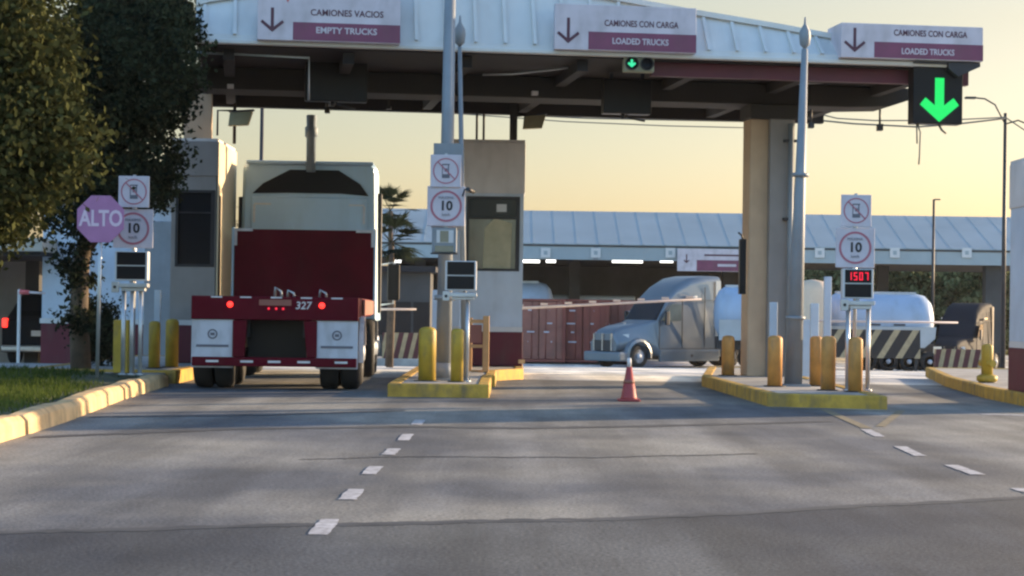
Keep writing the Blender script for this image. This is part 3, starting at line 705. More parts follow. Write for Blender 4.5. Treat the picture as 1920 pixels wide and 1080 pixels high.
pole(846, -120, 831, 712, 27.6, .17, .115, .075, 'tall thick grey pole rising past the canopy in the centre', sleeve=[(1.15, 1.22, .15), (.03, .25, .14)])
pole(862, 88, 872, 690, 27.95, .17, .05, .03, 'thin grey pole with a pointed top beside the tall centre pole', True)
pole(1509, 92, 1487, 716, 27.5, .16, .13, .045, 'tapering grey pole with a pointed top at the tan column', True, [(.95, 1.0, .14), (3.0, 3.05, .12)])
# backing slab for the centre signs
# ================================================================ LANE STANDS (signs + display + pipes)
def plate_sign(name, px0, px1, py0, py1, Y, label, kind, rz=0):
    A = P((px0 + px1) / 2, (py0 + py1) / 2, Y); s = S(Y); W = (px1 - px0) / s; H = (py1 - py0) / s
    r = empty(name, A, label, 'sign', rz=rz)
    MB().box(-W / 2, W / 2, 0, .02, -H / 2, H / 2).build('plate', M['signwhite'], r, bevel=.008)
    rr = min(W, H) * .42
    if kind == 'phone':
        MB().ring(0, 0, rr * .9, rr, -.0005, .003).build('red_ring', M['pinkring'], r)
        m_ = MB(); w2 = rr * .3
        m_.box(-w2, w2, -.004, -.001, -rr * .55, -rr * .25).box(-w2, w2, -.004, -.001, rr * .45, rr * .55).box(-w2, -w2 * .8, -.004, -.001, -rr * .25, rr * .45).box(w2 * .5, w2 * .8, -.004, -.001, -rr * .25, rr * .45)
        m_.box(-w2 * .3, w2 * .4, -.0045, -.001, -rr * .05, rr * .2)
        m_.build('phone_symbol', M['flapink'], r)
        m_ = MB(); q = rr * .66; m_.prism([(-q, q), (-q + .012, q + .012), (q + .012, -q + .012), (q, -q)], 'Y', -.005, -.007); m_.build('slash', M['pinkring'], r)
    else:
        MB().ring(0, 0, rr * .86, rr, -.0005, .003).build('red_ring', M['pinkring'], r)
        text('10', rr * .82, M['black'], r, (0, -.003, 0), name='number', bold=.006)
        text('MÁXIMA', rr * .26, M['flapink'], r, (0, -.003, rr * .52), name='caption', width=rr * .95)
        text('km/h', rr * .26, M['flapink'], r, (0, -.003, -rr * .54), name='caption', width=rr * .5)
    MB().box(-.02, .02, .021, .05, -H / 2 - .02, H / 2 + .02).build('back_rail', M['galv'], r)
    return r
def stand(pxl, pxr, pyt, pyb, Y, pipes, lit, label, base_z, bracket):
    cx = (pxl + pxr) / 2; s = S(Y); W = (pxr - pxl) / s; zt, zb_ = P(cx, pyt, Y).z, P(cx, pyb, Y).z
    r = empty('lane_display_stand', (P(cx, 620, Y).x, Y, base_z), label, 'display stand', 'display boxes on pipe stands')
    zb_ -= base_z; zt -= base_z; H = zt - zb_
    h = MB().box(-W / 2, W / 2, 0, .16, zb_, zt).build('display_box', M['whitebox'], r, bevel=.012)
    t = .03
    for i, (a, b) in enumerate(((.53, .97), (.05, .49))):
        sc2 = MB().box(-W / 2 + t, W / 2 - t, -.006, .0, zb_ + H * a, zb_ + H * b).build('screen', M['screen'], h)
        if i == 0 and lit:
            mb = MB()
            segs = {'1': 'bc', '5': 'acdfg', '0': 'abcdef', '7': 'abc'}
            for k, ch in enumerate('1507'):
                cxx = -W * .27 + k * W * .18; hw, hh = W * .055, H * .13; cz = zb_ + H * .75; th = .012
                L = {'a': (cxx - hw, cxx + hw, cz + hh - th, cz + hh), 'g': (cxx - hw, cxx + hw, cz - th / 2, cz + th / 2), 'd': (cxx - hw, cxx + hw, cz - hh, cz - hh + th),
                     'b': (cxx + hw - th, cxx + hw, cz, cz + hh), 'c': (cxx + hw - th, cxx + hw, cz - hh, cz), 'f': (cxx - hw, cxx - hw + th, cz, cz + hh), 'e': (cxx - hw, cxx - hw + th, cz - hh, cz)}
                for g_ in segs[ch]: x0_, x1_, z0_, z1_ = L[g_]; mb.box(x0_, x1_, -.009, -.0065, z0_, z1_)
            mb.build('red_digits', M['redled'], sc2)
    bz0, bz1 = P(cx, bracket[1], Y).z - base_z, P(cx, bracket[0], Y).z - base_z
    br = MB().box(-W / 2 - .01, W / 2 + .01, -.05, .12, bz1 - .06, bz1).box(-W / 2 - .03, -W / 2 + .07, -.07, .0, bz0 - .02, bz1 + .02).box(-W / 2 + .1, W / 2 - .03, -.02, .1, bz0, bz1 - .06)
    br.box(-.03, .03, .04, .1, bz1, zb_).build('bracket', M['galv'], r, bevel=.008)
    MB().cyl((-W / 2 + .02, -.075, (bz0 + bz1) / 2), (-W / 2 + .02, -.069, (bz0 + bz1) / 2), .022).build('knob', M['dsteel'], r)
    for px in pipes:
        x = (px - cx) / s; MB().cyl((x, .05, 0), (x, .05, bz0 + .02), .03, n=12).build('pipe_leg', M['galv'], r)
        MB().lathe([(.06, 0), (.06, .02), (.03, .025)], (x, .05, 0), 12).build('foot_flange', M['galv'], r)
    return r
YL = 27.0
stand(213, 275, 471, 526, YL, (230, 246, 262), False, 'pipe stand with unlit two-window display under the left speed sign', .2, (531, 546))
plate_sign('mobile_phone_sign', 222, 280, 330, 389, YL, 'white square no-phone sign above the stop sign, leftmost of three', 'phone')
plate_sign('speed_limit_sign', 212, 287, 392, 465, YL + .06, 'white 10 speed limit sign partly behind the faded ALTO sign', 'ten')
mb = MB(); p = P(252, 460, YL + .14)
r = empty('sign_post', (p.x, p.y, .2), 'thin galvanised post carrying the left no-phone and speed signs', 'post', 'posts behind the signs')
MB().cyl((0, 0, 0), (0, 0, P(252, 335, YL).z - .2), .03).build('shaft', M['galv'], r)
YC = 27.0
stand(833, 892, 489, 545, YC, (876,), False, 'display box with two dark windows beside the tall centre pole', .17, (549, 562))
plate_sign('mobile_phone_sign', 807, 865, 290, 351, YC, 'white no-phone sign fixed to the tall centre pole', 'phone')
plate_sign('speed_limit_sign', 801, 872, 349, 424, YC + .03, 'white 10 speed limit sign fixed to the tall centre pole', 'ten')
p = P(838, 392, YC + .12); r = empty('sign_backing', p, 'grey sheet backing behind the signs on the centre pole', 'panel')
MB().box(-.2, .22, 0, .02, -.3, .93).build('sheet', M['steel'], r)
MB().box(-.22, .12, -.012, -.001, -.28, .15).build('side_sheet', M['signwhite'], r)
Yc = 27.25; p = P(833, 450, Yc - .2); r = empty('meter_box', p, 'small grey meter box with a window strapped to the centre pole', 'box')
MB().box(-.175, .175, 0, .12, -.18, .18).build('case', M['steel'], r, bevel=.015)
MB().box(-.11, .13, -.008, -.001, -.04, .14).build('window', M['whitebox'], r)
MB().box(-.06, .06, -.012, -.009, -.03, .13).box(-.13, .13, -.012, -.002, -.165, -.08).build('display', M['glass'], r)
MB().box(-.19, .19, -.02, .13, -.2, -.181).build('tray', M['dsteel'], r)
YR = 26.0
stand(1579, 1637, 504, 560, YR, (1591, 1629), True, 'pipe stand with a display lit in red digits on the right island', .16, (564, 580))
plate_sign('mobile_phone_sign', 1577, 1634, 365, 425, YR, 'white no-phone sign on the right island above the red-lit display', 'phone')
plate_sign('speed_limit_sign', 1567, 1640, 427, 502, YR + .03, 'white 10 speed limit sign on the right island above the red-lit display', 'ten')
p = P(1604, 460, YR + .2); r = empty('sign_post', (p.x, p.y, .16), 'thin post behind the right no-phone and speed signs', 'post', 'posts behind the signs')
MB().cyl((0, 0, 0), (0, 0, P(1604, 362, YR).z - .16), .025).build('shaft', M['galv'], r)
# ALTO sign
YA = 26.75; p = P(190, 411, YA); q = P(182, 697, YA)
r = empty('stop_sign', (q.x, YA, .14), 'faded pink octagonal ALTO stop sign on a thin grey post in the verge', 'sign')
dx, dz = p.x - q.x, p.z - .14; R8 = 47.5 / S(YA)
MB().prism([(dx + R8 * math.cos(R(22.5 + 45 * k)), dz + R8 * math.sin(R(22.5 + 45 * k))) for k in range(8)], 'Y', -.04, -.055).build('octagon', M['alto'], r, bevel=.004)
k = R8 * .94
t_ = text('ALTO', .31, M['altow'], r, (dx, -.0575, dz), width=R8 * 1.72, bold=.008)
MB().cyl((0, 0, 0), (dx * 1.0, 0, dz + .3), .026).split('post', M['galv'], r)
# ochre rail frame by the central booth
Yr = 31.2; A = P(893, 650, Yr); r = empty('pedestrian_rail', (A.x, Yr, .17), 'ochre painted rail frame beside the central booth', 'railing')
s = S(Yr); xx = lambda px: (px - 893) / s; zz = lambda py: P(893, py, Yr).z - .17
MB().box(xx(905), xx(917), -.05, .05, 0, zz(592)).split('post', M['railwood'], r, bevel=.01)
MB().box(xx(876), xx(884), .5, .58, 0, zz(596)).split('post', M['railwood'], r, bevel=.01)
MB().box(xx(870), xx(905), -.03, .03, zz(606), zz(599)).box(xx(872), xx(905), -.03, .03, zz(652), zz(646)).box(xx(884), xx(905), .1, .14, zz(700), zz(694)).split('rail', M['railwood'], r)
MB().box(xx(881), xx(903), .0, .04, zz(643), zz(609)).build('mesh_panel', M['contd'], r)
# ================================================================ BARRIERS
def barrier(px0, py0, px1, py1, Y, hx, label, lamps=7, red=False, seg=10):
    a, b = P(px0, py0, Y), P(px1, py1, Y)
    bz = gz(0, Y)
    r = empty('barrier_gate', (a.x, Y, bz + (.16 if hx else 0)), label, 'barrier', 'lane barrier gates')
    zb_ = r.location.z
    A = Vector((0, 0, a.z - zb_)); B = Vector((b.x - a.x, 0, b.z - zb_))
    MB().box(-(.16 if not red else .03), .16 if not red else .03, -.02, .3 if not red else .04, 0, a.z - zb_ + .05).build('cabinet', M['whitebox'], r, bevel=.02)
    armo = MB().tube([A + Vector((0, -.06, 0)), B + Vector((0, -.06, 0))], [.028, .018]).build('arm', M['arm'], r)
    m_ = MB()
    for i in range(lamps):
        c = A.lerp(B, (i + .5) / lamps) + Vector((0, -.06, .045)); m_.box(c.x - .07, c.x + .07, c.y - .02, c.y + .02, c.z - .01, c.z + .03)
    if lamps: m_.build('arm_lamp', M['arm'], armo)
    m_ = MB()
    if red:
     for i in range(0, seg, 2):
        c0, c1 = A.lerp(B, (i + .1) / seg) + Vector((0, -.06, 0)), A.lerp(B, (i + .8) / seg) + Vector((0, -.06, 0)); m_.cyl(c0, c1, .047, .045, 10)
    if red: m_.build('red_stripe', M['armred'], armo)
    return r
barrier(952, 579, 1315, 561, 37.6, True, 'long thin white and red barrier arm closed across the middle lane', 8)
barrier(1440, 600, 1795, 605, 38.0, True, 'white barrier arm behind the right island in front of the tank trailer', 0)
barrier(660, 580, 781, 580, 39.0, True, 'short white barrier arm just right of the red truck', 0)
barrier(36, 547, 86, 550, 37.0, False, 'small red and white barrier beside the dark car', 0, True, 2)
# ================================================================ CONE
g0 = G(1179, 752); r = empty('traffic_cone', g0, 'dirty red traffic cone with white tip standing in the middle lane', 'cone')
s = S(g0.y); Hc = 80 / s
MB().box(-.15, .15, -.15, .15, 0, .03).build('base', M['cone'], r, bevel=.012)
MB().lathe([(.115, .03), (.105, .05), (.036, Hc * .8), (.03, Hc * .8)], n=24).build('body', M['cone'], r)
MB().lathe([(.029, Hc * .8), (.026, Hc), (.008, Hc + .005)], n=24).build('tip', M['conew'], r)
MB().lathe([(.078, Hc * .42), (.0695, Hc * .5)], n=24).build('band', M['contd'], r)
# ================================================================ RED TRUCK
def wheel(name, parent, x, y, rad, wid, mt='tyre', ax='X', out=1, hub='rim'):
    w_ = bpy.data.objects.new(name, None)
    prof = [(rad * .55, -wid / 2), (rad * .9, -wid / 2), (rad * .97, -wid * .42), (rad, -wid * .3), (rad, wid * .3), (rad * .97, wid * .42), (rad * .9, wid / 2), (rad * .55, wid / 2)]
    t = MB().lathe(prof, (0, 0, 0), 32, ax).build(name, M['tyre'], parent)
    t.location = (x, y, rad) if ax == 'X' else (x, y, rad)
    sg = out
    MB().lathe([(rad * .56, sg * wid * .5), (rad * .5, sg * wid * .35), (rad * .3, sg * wid * .28), (rad * .22, sg * wid * .6), (.01, sg * wid * .62)], (0, 0, 0), 24, ax).build('rim', M[hub], t)
    bpy.data.objects.remove(w_)
    return t
c0 = P(514, 700, 27.4)
tr = empty('semi_truck', (c0.x, 27.4, 0), 'dark red flatbed truck with headboard and grey cab waiting at the left lane', 'truck', rz=R(2.5))
MB().box(-1.19, 1.19, 0, .12, 1.0, 1.335).build('rear_crossmember', M['red'], tr, bevel=.012)
MB().box(-1.2, 1.2, .122, 6.2, 1.2, 1.33).box(-1.2, -1.1, .122, 6.2, 1.05, 1.2).box(1.1, 1.2, .122, 6.2, 1.05, 1.2).build('deck', M['red'], tr, bevel=.01)
MB().box(-.5, -.38, .3, 9.5, .75, 1.2).box(.38, .5, .3, 9.5, .75, 1.2).split('chassis_rail', M['dsteel'], tr)
mb = MB(); mb.prism([(-.6, .99), (-.6, .47), (-.43, .47), (-.40, .99)], 'Y', 0, .1).prism([(.6, .99), (.6, .47), (.46, .47), (.41, .99)], 'Y', 0, .1).split('rear_post', M['red'], tr, bevel=.008)
MB().box(-1.17, 1.17, -.03, .06, .335, .465).build('bumper_bar', M['red'], tr, bevel=.01)
mb = MB().box(-.42, .42, .5, .6, .45, 1.18).build('opening_shade', M['screen'], tr)  # black sheet painting the shade inside the rear frame opening
rz_ = lambda py: 1.2 + (574 - py) / 131; rx_ = lambda px: (px - 514) / 131
for x0, x1, y in ((360, 437, 1), (596, 680, 1)):
    sg = -1 if x0 < 400 else 1
    cx = sg * .885
    fl = MB().box(cx - .3, cx + .3, .03, .045, .31, 1.0).build('mud_flap', M['flap'], tr, bevel=.005)
    MB().ring(cx, .79, .05, .072, .028, .004, 20).box(cx - .03, cx + .03, .022, .0275, .77, .81).build('round_emblem', M['flapink'], fl)
    text('TRANSPORTE', .075, M['flapink'], fl, (cx, .027, .62), width=.46, bold=.003) if False else MB().box(cx - .23, cx + .23, .024, .0285, .605, .64).build('faded_word_line', M['flapink'], fl)
    MB().box(cx - .3, cx + .3, .02, .1, 1.001, 1.03).build('flap_hanger', M['galv'], fl)
mb = MB()
for px in (405, 459, 516, 572, 629): mb.box(rx_(px) - .08, rx_(px) + .08, -.004, 0, 1.31, 1.33)
for px in (-.88, -.39, .0, .42, .95): mb.box(px - .09, px + .09, -.034, -.03, .39, .42)
mb.build('reflective_strip', M['tape'], tr)
for px in (430, 601):
    MB().lathe([(.0, -.02), (.03, -.018), (.045, 0), (.045, .01)], (rx_(px), -.001, rz_(572)), 16, 'Y').build('tail_light', M['redlamp'], tr)
for px in (502, 516, 529):
    MB().lathe([(.0, -.012), (.014, -.01), (.018, 0)], (rx_(px), -.001, rz_(579)), 12, 'Y').build('marker_light', M['redlampd'], tr)
text('327', .15, M['whitebox'], tr, (rx_(566), -.004, rz_(573)), name='number', bold=.002, shear=.15)
MB().box(rx_(484), rx_(544), -.006, -.001, rz_(573), rz_(562)).build('name_plate', M['contd'], tr)
mb = MB()
for k, (px, h_) in enumerate(((513, .14), (537, .1), (598, .11))): mb.tube([(rx_(px) - .04, .5, 1.33), (rx_(px) - .03, .5, 1.33 + h_), (rx_(px) + .05, .5, 1.33 + h_ * .6), (rx_(px) + .06, .5, 1.33)], .018)
mb.split('chain_hook', M['galv'], tr)
for yy in (.75, 2.05):
    for sx in (-1, 1):
        for k, xx_ in enumerate((1.06, .76)):
            t = wheel('wheel', tr, sx * xx_, yy, .5, .27, out=sx)
for yy in (5.7, 7.0):
    for sx in (-1, 1): wheel('wheel', tr, sx * 1.02, yy, .5, .5, out=sx)
for sx in (-1, 1): wheel('wheel', tr, sx * 1.0, 12.0, .5, .3, out=sx)
for yy in (.75, 2.05, 5.7, 7.0): MB().cyl((-1, yy, .5), (1, yy, .5), .06).build('axle', M['dsteel'], tr)
mb = MB(); rr = []
for k in range(13):
    a = R(200 - k * 220 / 12); rr.append([(x, .75 + .0 + .6 * math.cos(a), .5 + q * math.sin(a)) for x, q in ((1.24, .56), (1.24, .6), (.62, .6), (.62, .56))])
mb.loft([[(x, .75 + q * math.cos(R(190 - k * 16)), .5 + q * math.sin(R(190 - k * 16))) for x, q in ((1.26, .52), (1.26, .57), (1.19, .57), (1.19, .52))] for k in range(12)], False)
mb.split('wheel_guard', M['arm'], tr)
# headboard
hs = 107.; hx = lambda px: (px - 569) / hs; hz = lambda py: 1.2 + (574.5 - py) / hs
MB().box(-1.22, 1.22, 6.2, 6.28, 1.33, hz(431)).build('headboard', M['red'], tr, bevel=.015)
MB().box(-1.26, -1.221, 6.17, 6.3, 1.33, hz(428)).box(1.221, 1.25, 6.17, 6.3, 1.33, hz(428)).split('headboard_post', M['cabwhite'], tr)
mb = MB()
for sg in (-1, 1):
    mb.box(sg * 1.22, sg * .9, 6.192, 6.197, hz(435), hz(430)).box(sg * 1.22, sg * 1.17, 6.192, 6.197, hz(462), hz(435.2))
mb.build('reflective_strip', M['tape'], tr)
# cab
cs = 102.; zc = lambda py: 1.2 + (574.5 - py) / cs
def rrect(w0, w1, z0, z1, r, y, n=5):
    pts = []
    for (cx, cz, a0, ww) in ((w1 - r, z1 - r, 0, 0), (-w1 + r, z1 - r, 90, 0)):
        for k in range(n + 1):
            a = R(a0 + 90 * k / n); pts.append((cx + r * math.cos(a), y, cz + r * math.sin(a)))
    pts += [(-w0, y, z0), (w0, y, z0)]
    return pts
ct = zc(305)
MB().loft([rrect(1.22, 1.16, .95, ct - .06, .12, 7.55), rrect(1.26, 1.22, .95, ct, .16, 7.65), rrect(1.26, 1.22, .95, ct, .16, 8.9), rrect(1.26, 1.15, .95, ct - .35, .2, 9.9), rrect(1.24, 1.1, .95, 2.9, .2, 10.35),
          rrect(1.2, 1.1, .95, 2.2, .15, 10.6), rrect(1.1, .95, .95, 2.0, .15, 12.4), rrect(1.0, .8, .7, 1.7, .15, 12.7)], False).build('cab', M['cabwhite'], tr, bevel=.02)
MB().box(-1.31, -1.225, 7.75, 8.1, 1.1, ct - .65).box(1.225, 1.31, 7.75, 8.1, 1.1, ct - .55).split('side_fairing', M['dsteel'], tr, bevel=.02)
cx_ = lambda px: (px - 583) / cs
MB().prism([(cx_(477), zc(366)), (cx_(497), zc(347)), (cx_(546), zc(321)), (cx_(636), zc(321)), (cx_(676), zc(346)), (cx_(692), zc(368)), (cx_(640), zc(364)), (cx_(540), zc(364))], 'Y', 7.52, 7.548).build('rear_window', M['screen'], tr)
MB().box(-1.05, 1.05, 7.5, 7.549, 1.3, zc(372)).build('back_panel', M['cabwhite'], tr, bevel=.02)
MB().box(-1.16, 1.16, 7.44, 7.6, ct - .065, ct - .0).build('roof_trim', M['cabwhite'], tr, bevel=.03)
mb = MB()
for sg, a, b in ((-1, 481, 512), (1, 656, 684)):
    mb.box(cx_(a), cx_(b), 7.492, 7.498, zc(387), zc(384)); e = a if sg < 0 else b; mb.box(cx_(e) - .02, cx_(e) + .02, 7.4925, 7.4985, zc(420), zc(387.2))
mb.build('reflective_strip', M['tape'], tr)
MB().lathe([(.085, ct - .2), (.088, zc(262)), (.115, zc(260)), (.118, zc(243)), (.09, zc(241)), (.095, zc(221)), (.08, zc(220))], (.02, 7.42, 0), 18).build('exhaust_stack', M['stackgrey'], tr)
for sg in (-1, 1):
    a = MB().box(sg * 1.5 - .12, sg * 1.5 + .12, 10.0, 10.14, zc(560), zc(488)).build('mirror', M['screen'], tr, bevel=.03)
    MB().tube([(sg * 1.2, 10.2, zc(490)), (sg * 1.5, 10.1, zc(484)), (sg * 1.5, 10.1, zc(566)), (sg * 1.2, 10.2, zc(570))], .02).build('mirror_arm', M['galv'], a)
MB().box(1.22, 1.245, 1.0, 5.8, 1.08, 1.31).build('side_rail', M['contd'], tr)
# ================================================================ SILVER TRACTOR (local +x forward)
def tractor(loc, rz, label, paint, group=None):
    r = empty('semi_tractor', loc, label, 'truck', group, rz=rz)
    def sec(x, z0, z1, w0, w1, rr):
        pts = []
        for (cy, cz, a0) in ((w1 - rr, z1 - rr, 0), (-w1 + rr, z1 - rr, 90)):
            for k in range(6):
                a = R(a0 + 90 * k / 5); pts.append((x, cy + rr * math.cos(a), cz + rr * math.sin(a)))
        pts += [(x, -w0, (z0 + z1) / 2 if False else z0 + .35), (x, -w0, z0), (x, w0, z0), (x, w0, z0 + .35)]
        return pts
    S_ = [sec(0, .5, 4.1, 1.24, 1.15, .2), sec(.001, .5, 4.1, 1.24, 1.15, .2), sec(.1, .5, 4.11, 1.24, 1.15, .22), sec(.9, .5, 4.12, 1.24, 1.12, .3), sec(1.7, .5, 4.0, 1.24, 1.05, .35), sec(2.5, .5, 3.62, 1.24, 1.0, .35), sec(2.95, .5, 3.2, 1.24, 1.02, .25),
          sec(3.15, .5, 2.95, 1.24, 1.04, .18), sec(3.75, .55, 2.12, 1.22, 1.02, .15), sec(4.3, .95, 2.0, 1.1, .85, .2), sec(5.2, .95, 1.86, 1.05, .75, .25), sec(5.75, .8, 1.68, .95, .7, .25), sec(5.92, .75, 1.5, .85, .66, .2)]
    MB().loft(S_, True).build('body', M[paint], r)
    # fenders
    for sg in (-1, 1):
        rings = []
        for k in range(11):
            a = R(-10 + 200 * k / 10); c, s_ = math.cos(a), math.sin(a)
            rings.append([(4.85 + .62 * c, sg * 1.24, .55 + .62 * s_), (4.85 + .74 * c, sg * 1.2, .55 + .74 * s_), (4.85 + .8 * c, sg * .8, .55 + .86 * s_), (4.85 + .62 * c, sg * .8, .55 + .62 * s_)])
        MB().loft(rings, False).build('fender', M[paint], r)
        MB().prism([(3.22, 2.05), (3.62, 2.1), (3.05, 2.82), (2.45, 2.82), (2.45, 2.1)], 'Y', sg * 1.245, sg * 1.205 ).build('side_window', M['glass'] if paint == 'silver' else M['dglass'], r)
        MB().box(3.3, 3.5, sg * 1.3, sg * 1.42, 1.9, 2.5).build('mirror', M['dsteel'], r, bevel=.03)
        MB().add([(5.62, sg * .62, 1.45), (5.3, sg * .98, 1.5), (5.3, sg * .98, 1.2), (5.7, sg * .66, 1.15), (5.5, sg * .6, 1.3)], [(0, 1, 2, 3), (0, 4, 1), (1, 4, 2), (2, 4, 3), (3, 4, 0)]).build('headlight', M['whitebox'], r)
        MB().box(.1, 3.7, sg * 1.26, sg * 1.1, .3, .8).build('side_skirt', M[paint], r, bevel=.04)
        MB().cyl((1.8, sg * 1.262, .55), (1.8, sg * 1.27, .55), .07).build('fuel_cap', M['dsteel'], r)
        wheel('wheel', r, 4.85, sg * 1.02, .52, .3, ax='Y', out=sg)
        for x in (-.7, -2.0): wheel('wheel', r, x, sg * .98, .52, .5, ax='Y', out=sg)
        sm_ = MB()
        for x0_, x1_, z0_, z1_ in ((2.36, 2.38, .85, 3.0), (3.72, 3.74, .85, 2.1), (.02, 3.7, .86, .88), (2.38, 3.2, 2.95, 2.97), (1.0, 1.02, .9, 3.6), (.02, 2.36, 3.02, 3.035)): sm_.box(x0_, x1_, sg * 1.243, sg * 1.2, z0_, z1_)
        sm_.build('panel_seam', M['dsteel'], r)
        MB().box(.05, .35, sg * 1.25, sg * 1.235, .9, 3.9).build('cab_extender', M['dsteel' if paint != 'silver' else 'farfascia'], r)
        MB().box(1.5, 2.1, sg * 1.255, sg * 1.2, 3.12, 3.22).build('roof_vent', M['chrome'], r)
    MB().add([(3.21, -.95, 2.93), (3.21, .95, 2.93), (3.79, 1.0, 2.13), (3.79, -1.0, 2.13), (3.1, -.95, 2.9), (3.1, .95, 2.9), (3.7, 1.0, 2.1), (3.7, -1.0, 2.1)], [(0, 1, 2, 3), (4, 7, 6, 5), (0, 4, 5, 1), (3, 2, 6, 7), (0, 3, 7, 4), (1, 5, 6, 2)]).build('windshield', M['dglass'], r)
    MB().add([(5.95, -.6, .75), (5.95, .6, .75), (5.9, .55, 1.52), (5.9, -.55, 1.52), (5.8, -.6, .75), (5.8, .6, .75), (5.8, .55, 1.52), (5.8, -.55, 1.52)], [(0, 1, 2, 3), (4, 7, 6, 5), (0, 4, 5, 1), (3, 2, 6, 7), (0, 3, 7, 4), (1, 5, 6, 2)]).build('grille', M['dsteel'], r)
    MB().box(5.95, 5.99, -.04, .04, .75, 1.5).box(5.93, 5.98, -.62, -.54, .75, 1.5).box(5.93, 5.98, .54, .62, .75, 1.5).split('grille_trim', M['chrome'], r)
    MB().box(5.5, 6.05, -1.2, 1.2, .3, .72).build('bumper', M[paint], r, bevel=.08)
    MB().box(-3, 3.8, -.45, .45, .55, .85).split('chassis_rail', M['dsteel'], r)
    return r
p = P(1335, 640, 86.5)
tractor((p.x - .35, 87.6, gz(0, 86)), R(180 + 38), 'silver aerodynamic sleeper truck facing left beyond the barrier arm', 'silver')
p = P(1780, 640, 84)
tractor((p.x + 2.2, 89.0, gz(0, 86)), R(180 + 62), 'dark truck in the shade behind the right-hand striped wall', 'darkpaint').scale = (.8, .8, .75)
# ================================================================ TANK TRAILERS
def tank_trailer(px0, px1, pyt, Y, label, endmat='tank'):
    s = S(Y); L = (px1 - px0) / s; c = P((px0 + px1) / 2, 640, Y); z = gz(0, Y); top_ = P((px0 + px1) / 2, pyt, Y).z - z
    r = empty('tank_trailer', (c.x, Y, z), label, 'trailer', 'tank trailers in the yard')
    rad = 1.2; cz = top_ - rad - .05; h = L / 2
    MB().lathe([(.02, -h), (rad * .55, -h + .06), (rad * .85, -h + .22), (rad, -h + .5), (rad, h - .75), (rad * .93, h - .4), (rad * .7, h - .15), (rad * .35, h - .03), (.02, h)], (0, 0, cz), 32, 'X').build('tank', M['tank'], r)
    if endmat != 'tank': MB().lathe([(rad * .6, -h - .03), (rad * .9, -h + .15), (rad * 1.02, -h + .5), (rad * 1.02, -h + .8)], (0, 0, cz), 32, 'X').build('tank_end', M[endmat], r)
    MB().prism([(-h + .1, cz - .25), (h - .1, cz - .25), (h - .15, cz - .75), (h - .6, cz - 1.15), (-h + .1, cz - 1.15)], 'Y', -1.24, -1.2).build('side_skirt', M['skirt'], r)
    MB().box(-h + .1, h, -.5, .5, .85, cz - rad + .2).build('chassis', M['dsteel'], r)
    MB().box(-h + .5, h - .8, -.3, .3, top_ - .1, top_ + .02).build('catwalk', M['skirt'], r)
    for k in range(4):
        for sg in (-1, 1): wheel('wheel', r, h - .35 - k * .9 if k < 4 else 0, sg * 1.0, .43, .4, ax='Y', out=sg)
    MB().box(h - .2, h + .15, -1.15, -1.0, .5, 1.1).build('rear_lamp_board', M['chrome'], r)
    mb = MB()
    for x in (-h * .1, h * .35): mb.box(x - .4, x + .1, -1.245, -1.241, cz - .2, cz - .13)
    mb.build('marking_strip', M['dsteel'], r)
    return r
tank_trailer(1338, 1536, 536, 84.5, 'pale tank trailer right behind the silver truck, partly hidden by the tan column', 'tank')
tank_trailer(1545, 1748, 548, 84.5, 'pale blue-white tank trailer with rounded rear end behind the striped wall')
tank_trailer(880, 1037, 527, 99, 'far pale tank trailer showing above the maroon containers')
p = P(1518, 600, 83)
r = empty('sunlit_tank_end', (p.x, 82.3, gz(0, 82)), 'added upright shell whose peach colour paints the sunlit tank end beside the grey pole', 'tank')  # added shell, its peach colour paints the sunlit end of the tank trailer
MB().lathe([(.75, .9), (.8, 1.1), (.8, 3.4), (.6, 3.75), (.1, 3.85)], n=24).build('shell', M['tankend'], r)
MB().box(-.6, .6, -.5, .5, 0, .9).build('skid', M['dsteel'], r)
r = empty('panel_van', (P(1100, 600, 103).x, 103, gz(0, 100)), 'grey box lorry roof showing behind the containers', 'truck')
MB().box(-2.6, 2.6, 0, 2.3, .9, 3.3).build('box_body', M['skirt'], r, bevel=.1)
MB().loft([rrect(1, 1, .6, 2.6, .2, 0)[:0] or [(2.62, 0, .6), (2.62, 2.2, .6), (2.62, 2.2, 2.7), (2.62, 0, 2.7)], [(4.2, 0, .6), (4.2, 2.2, .6), (4.1, 2.1, 1.6), (4.1, .1, 1.6)]], False).build('cab', M['white'], r)
for x in (-1.8, 3.4): wheel('wheel', r, x, .2, .45, .3, ax='Y', out=-1)
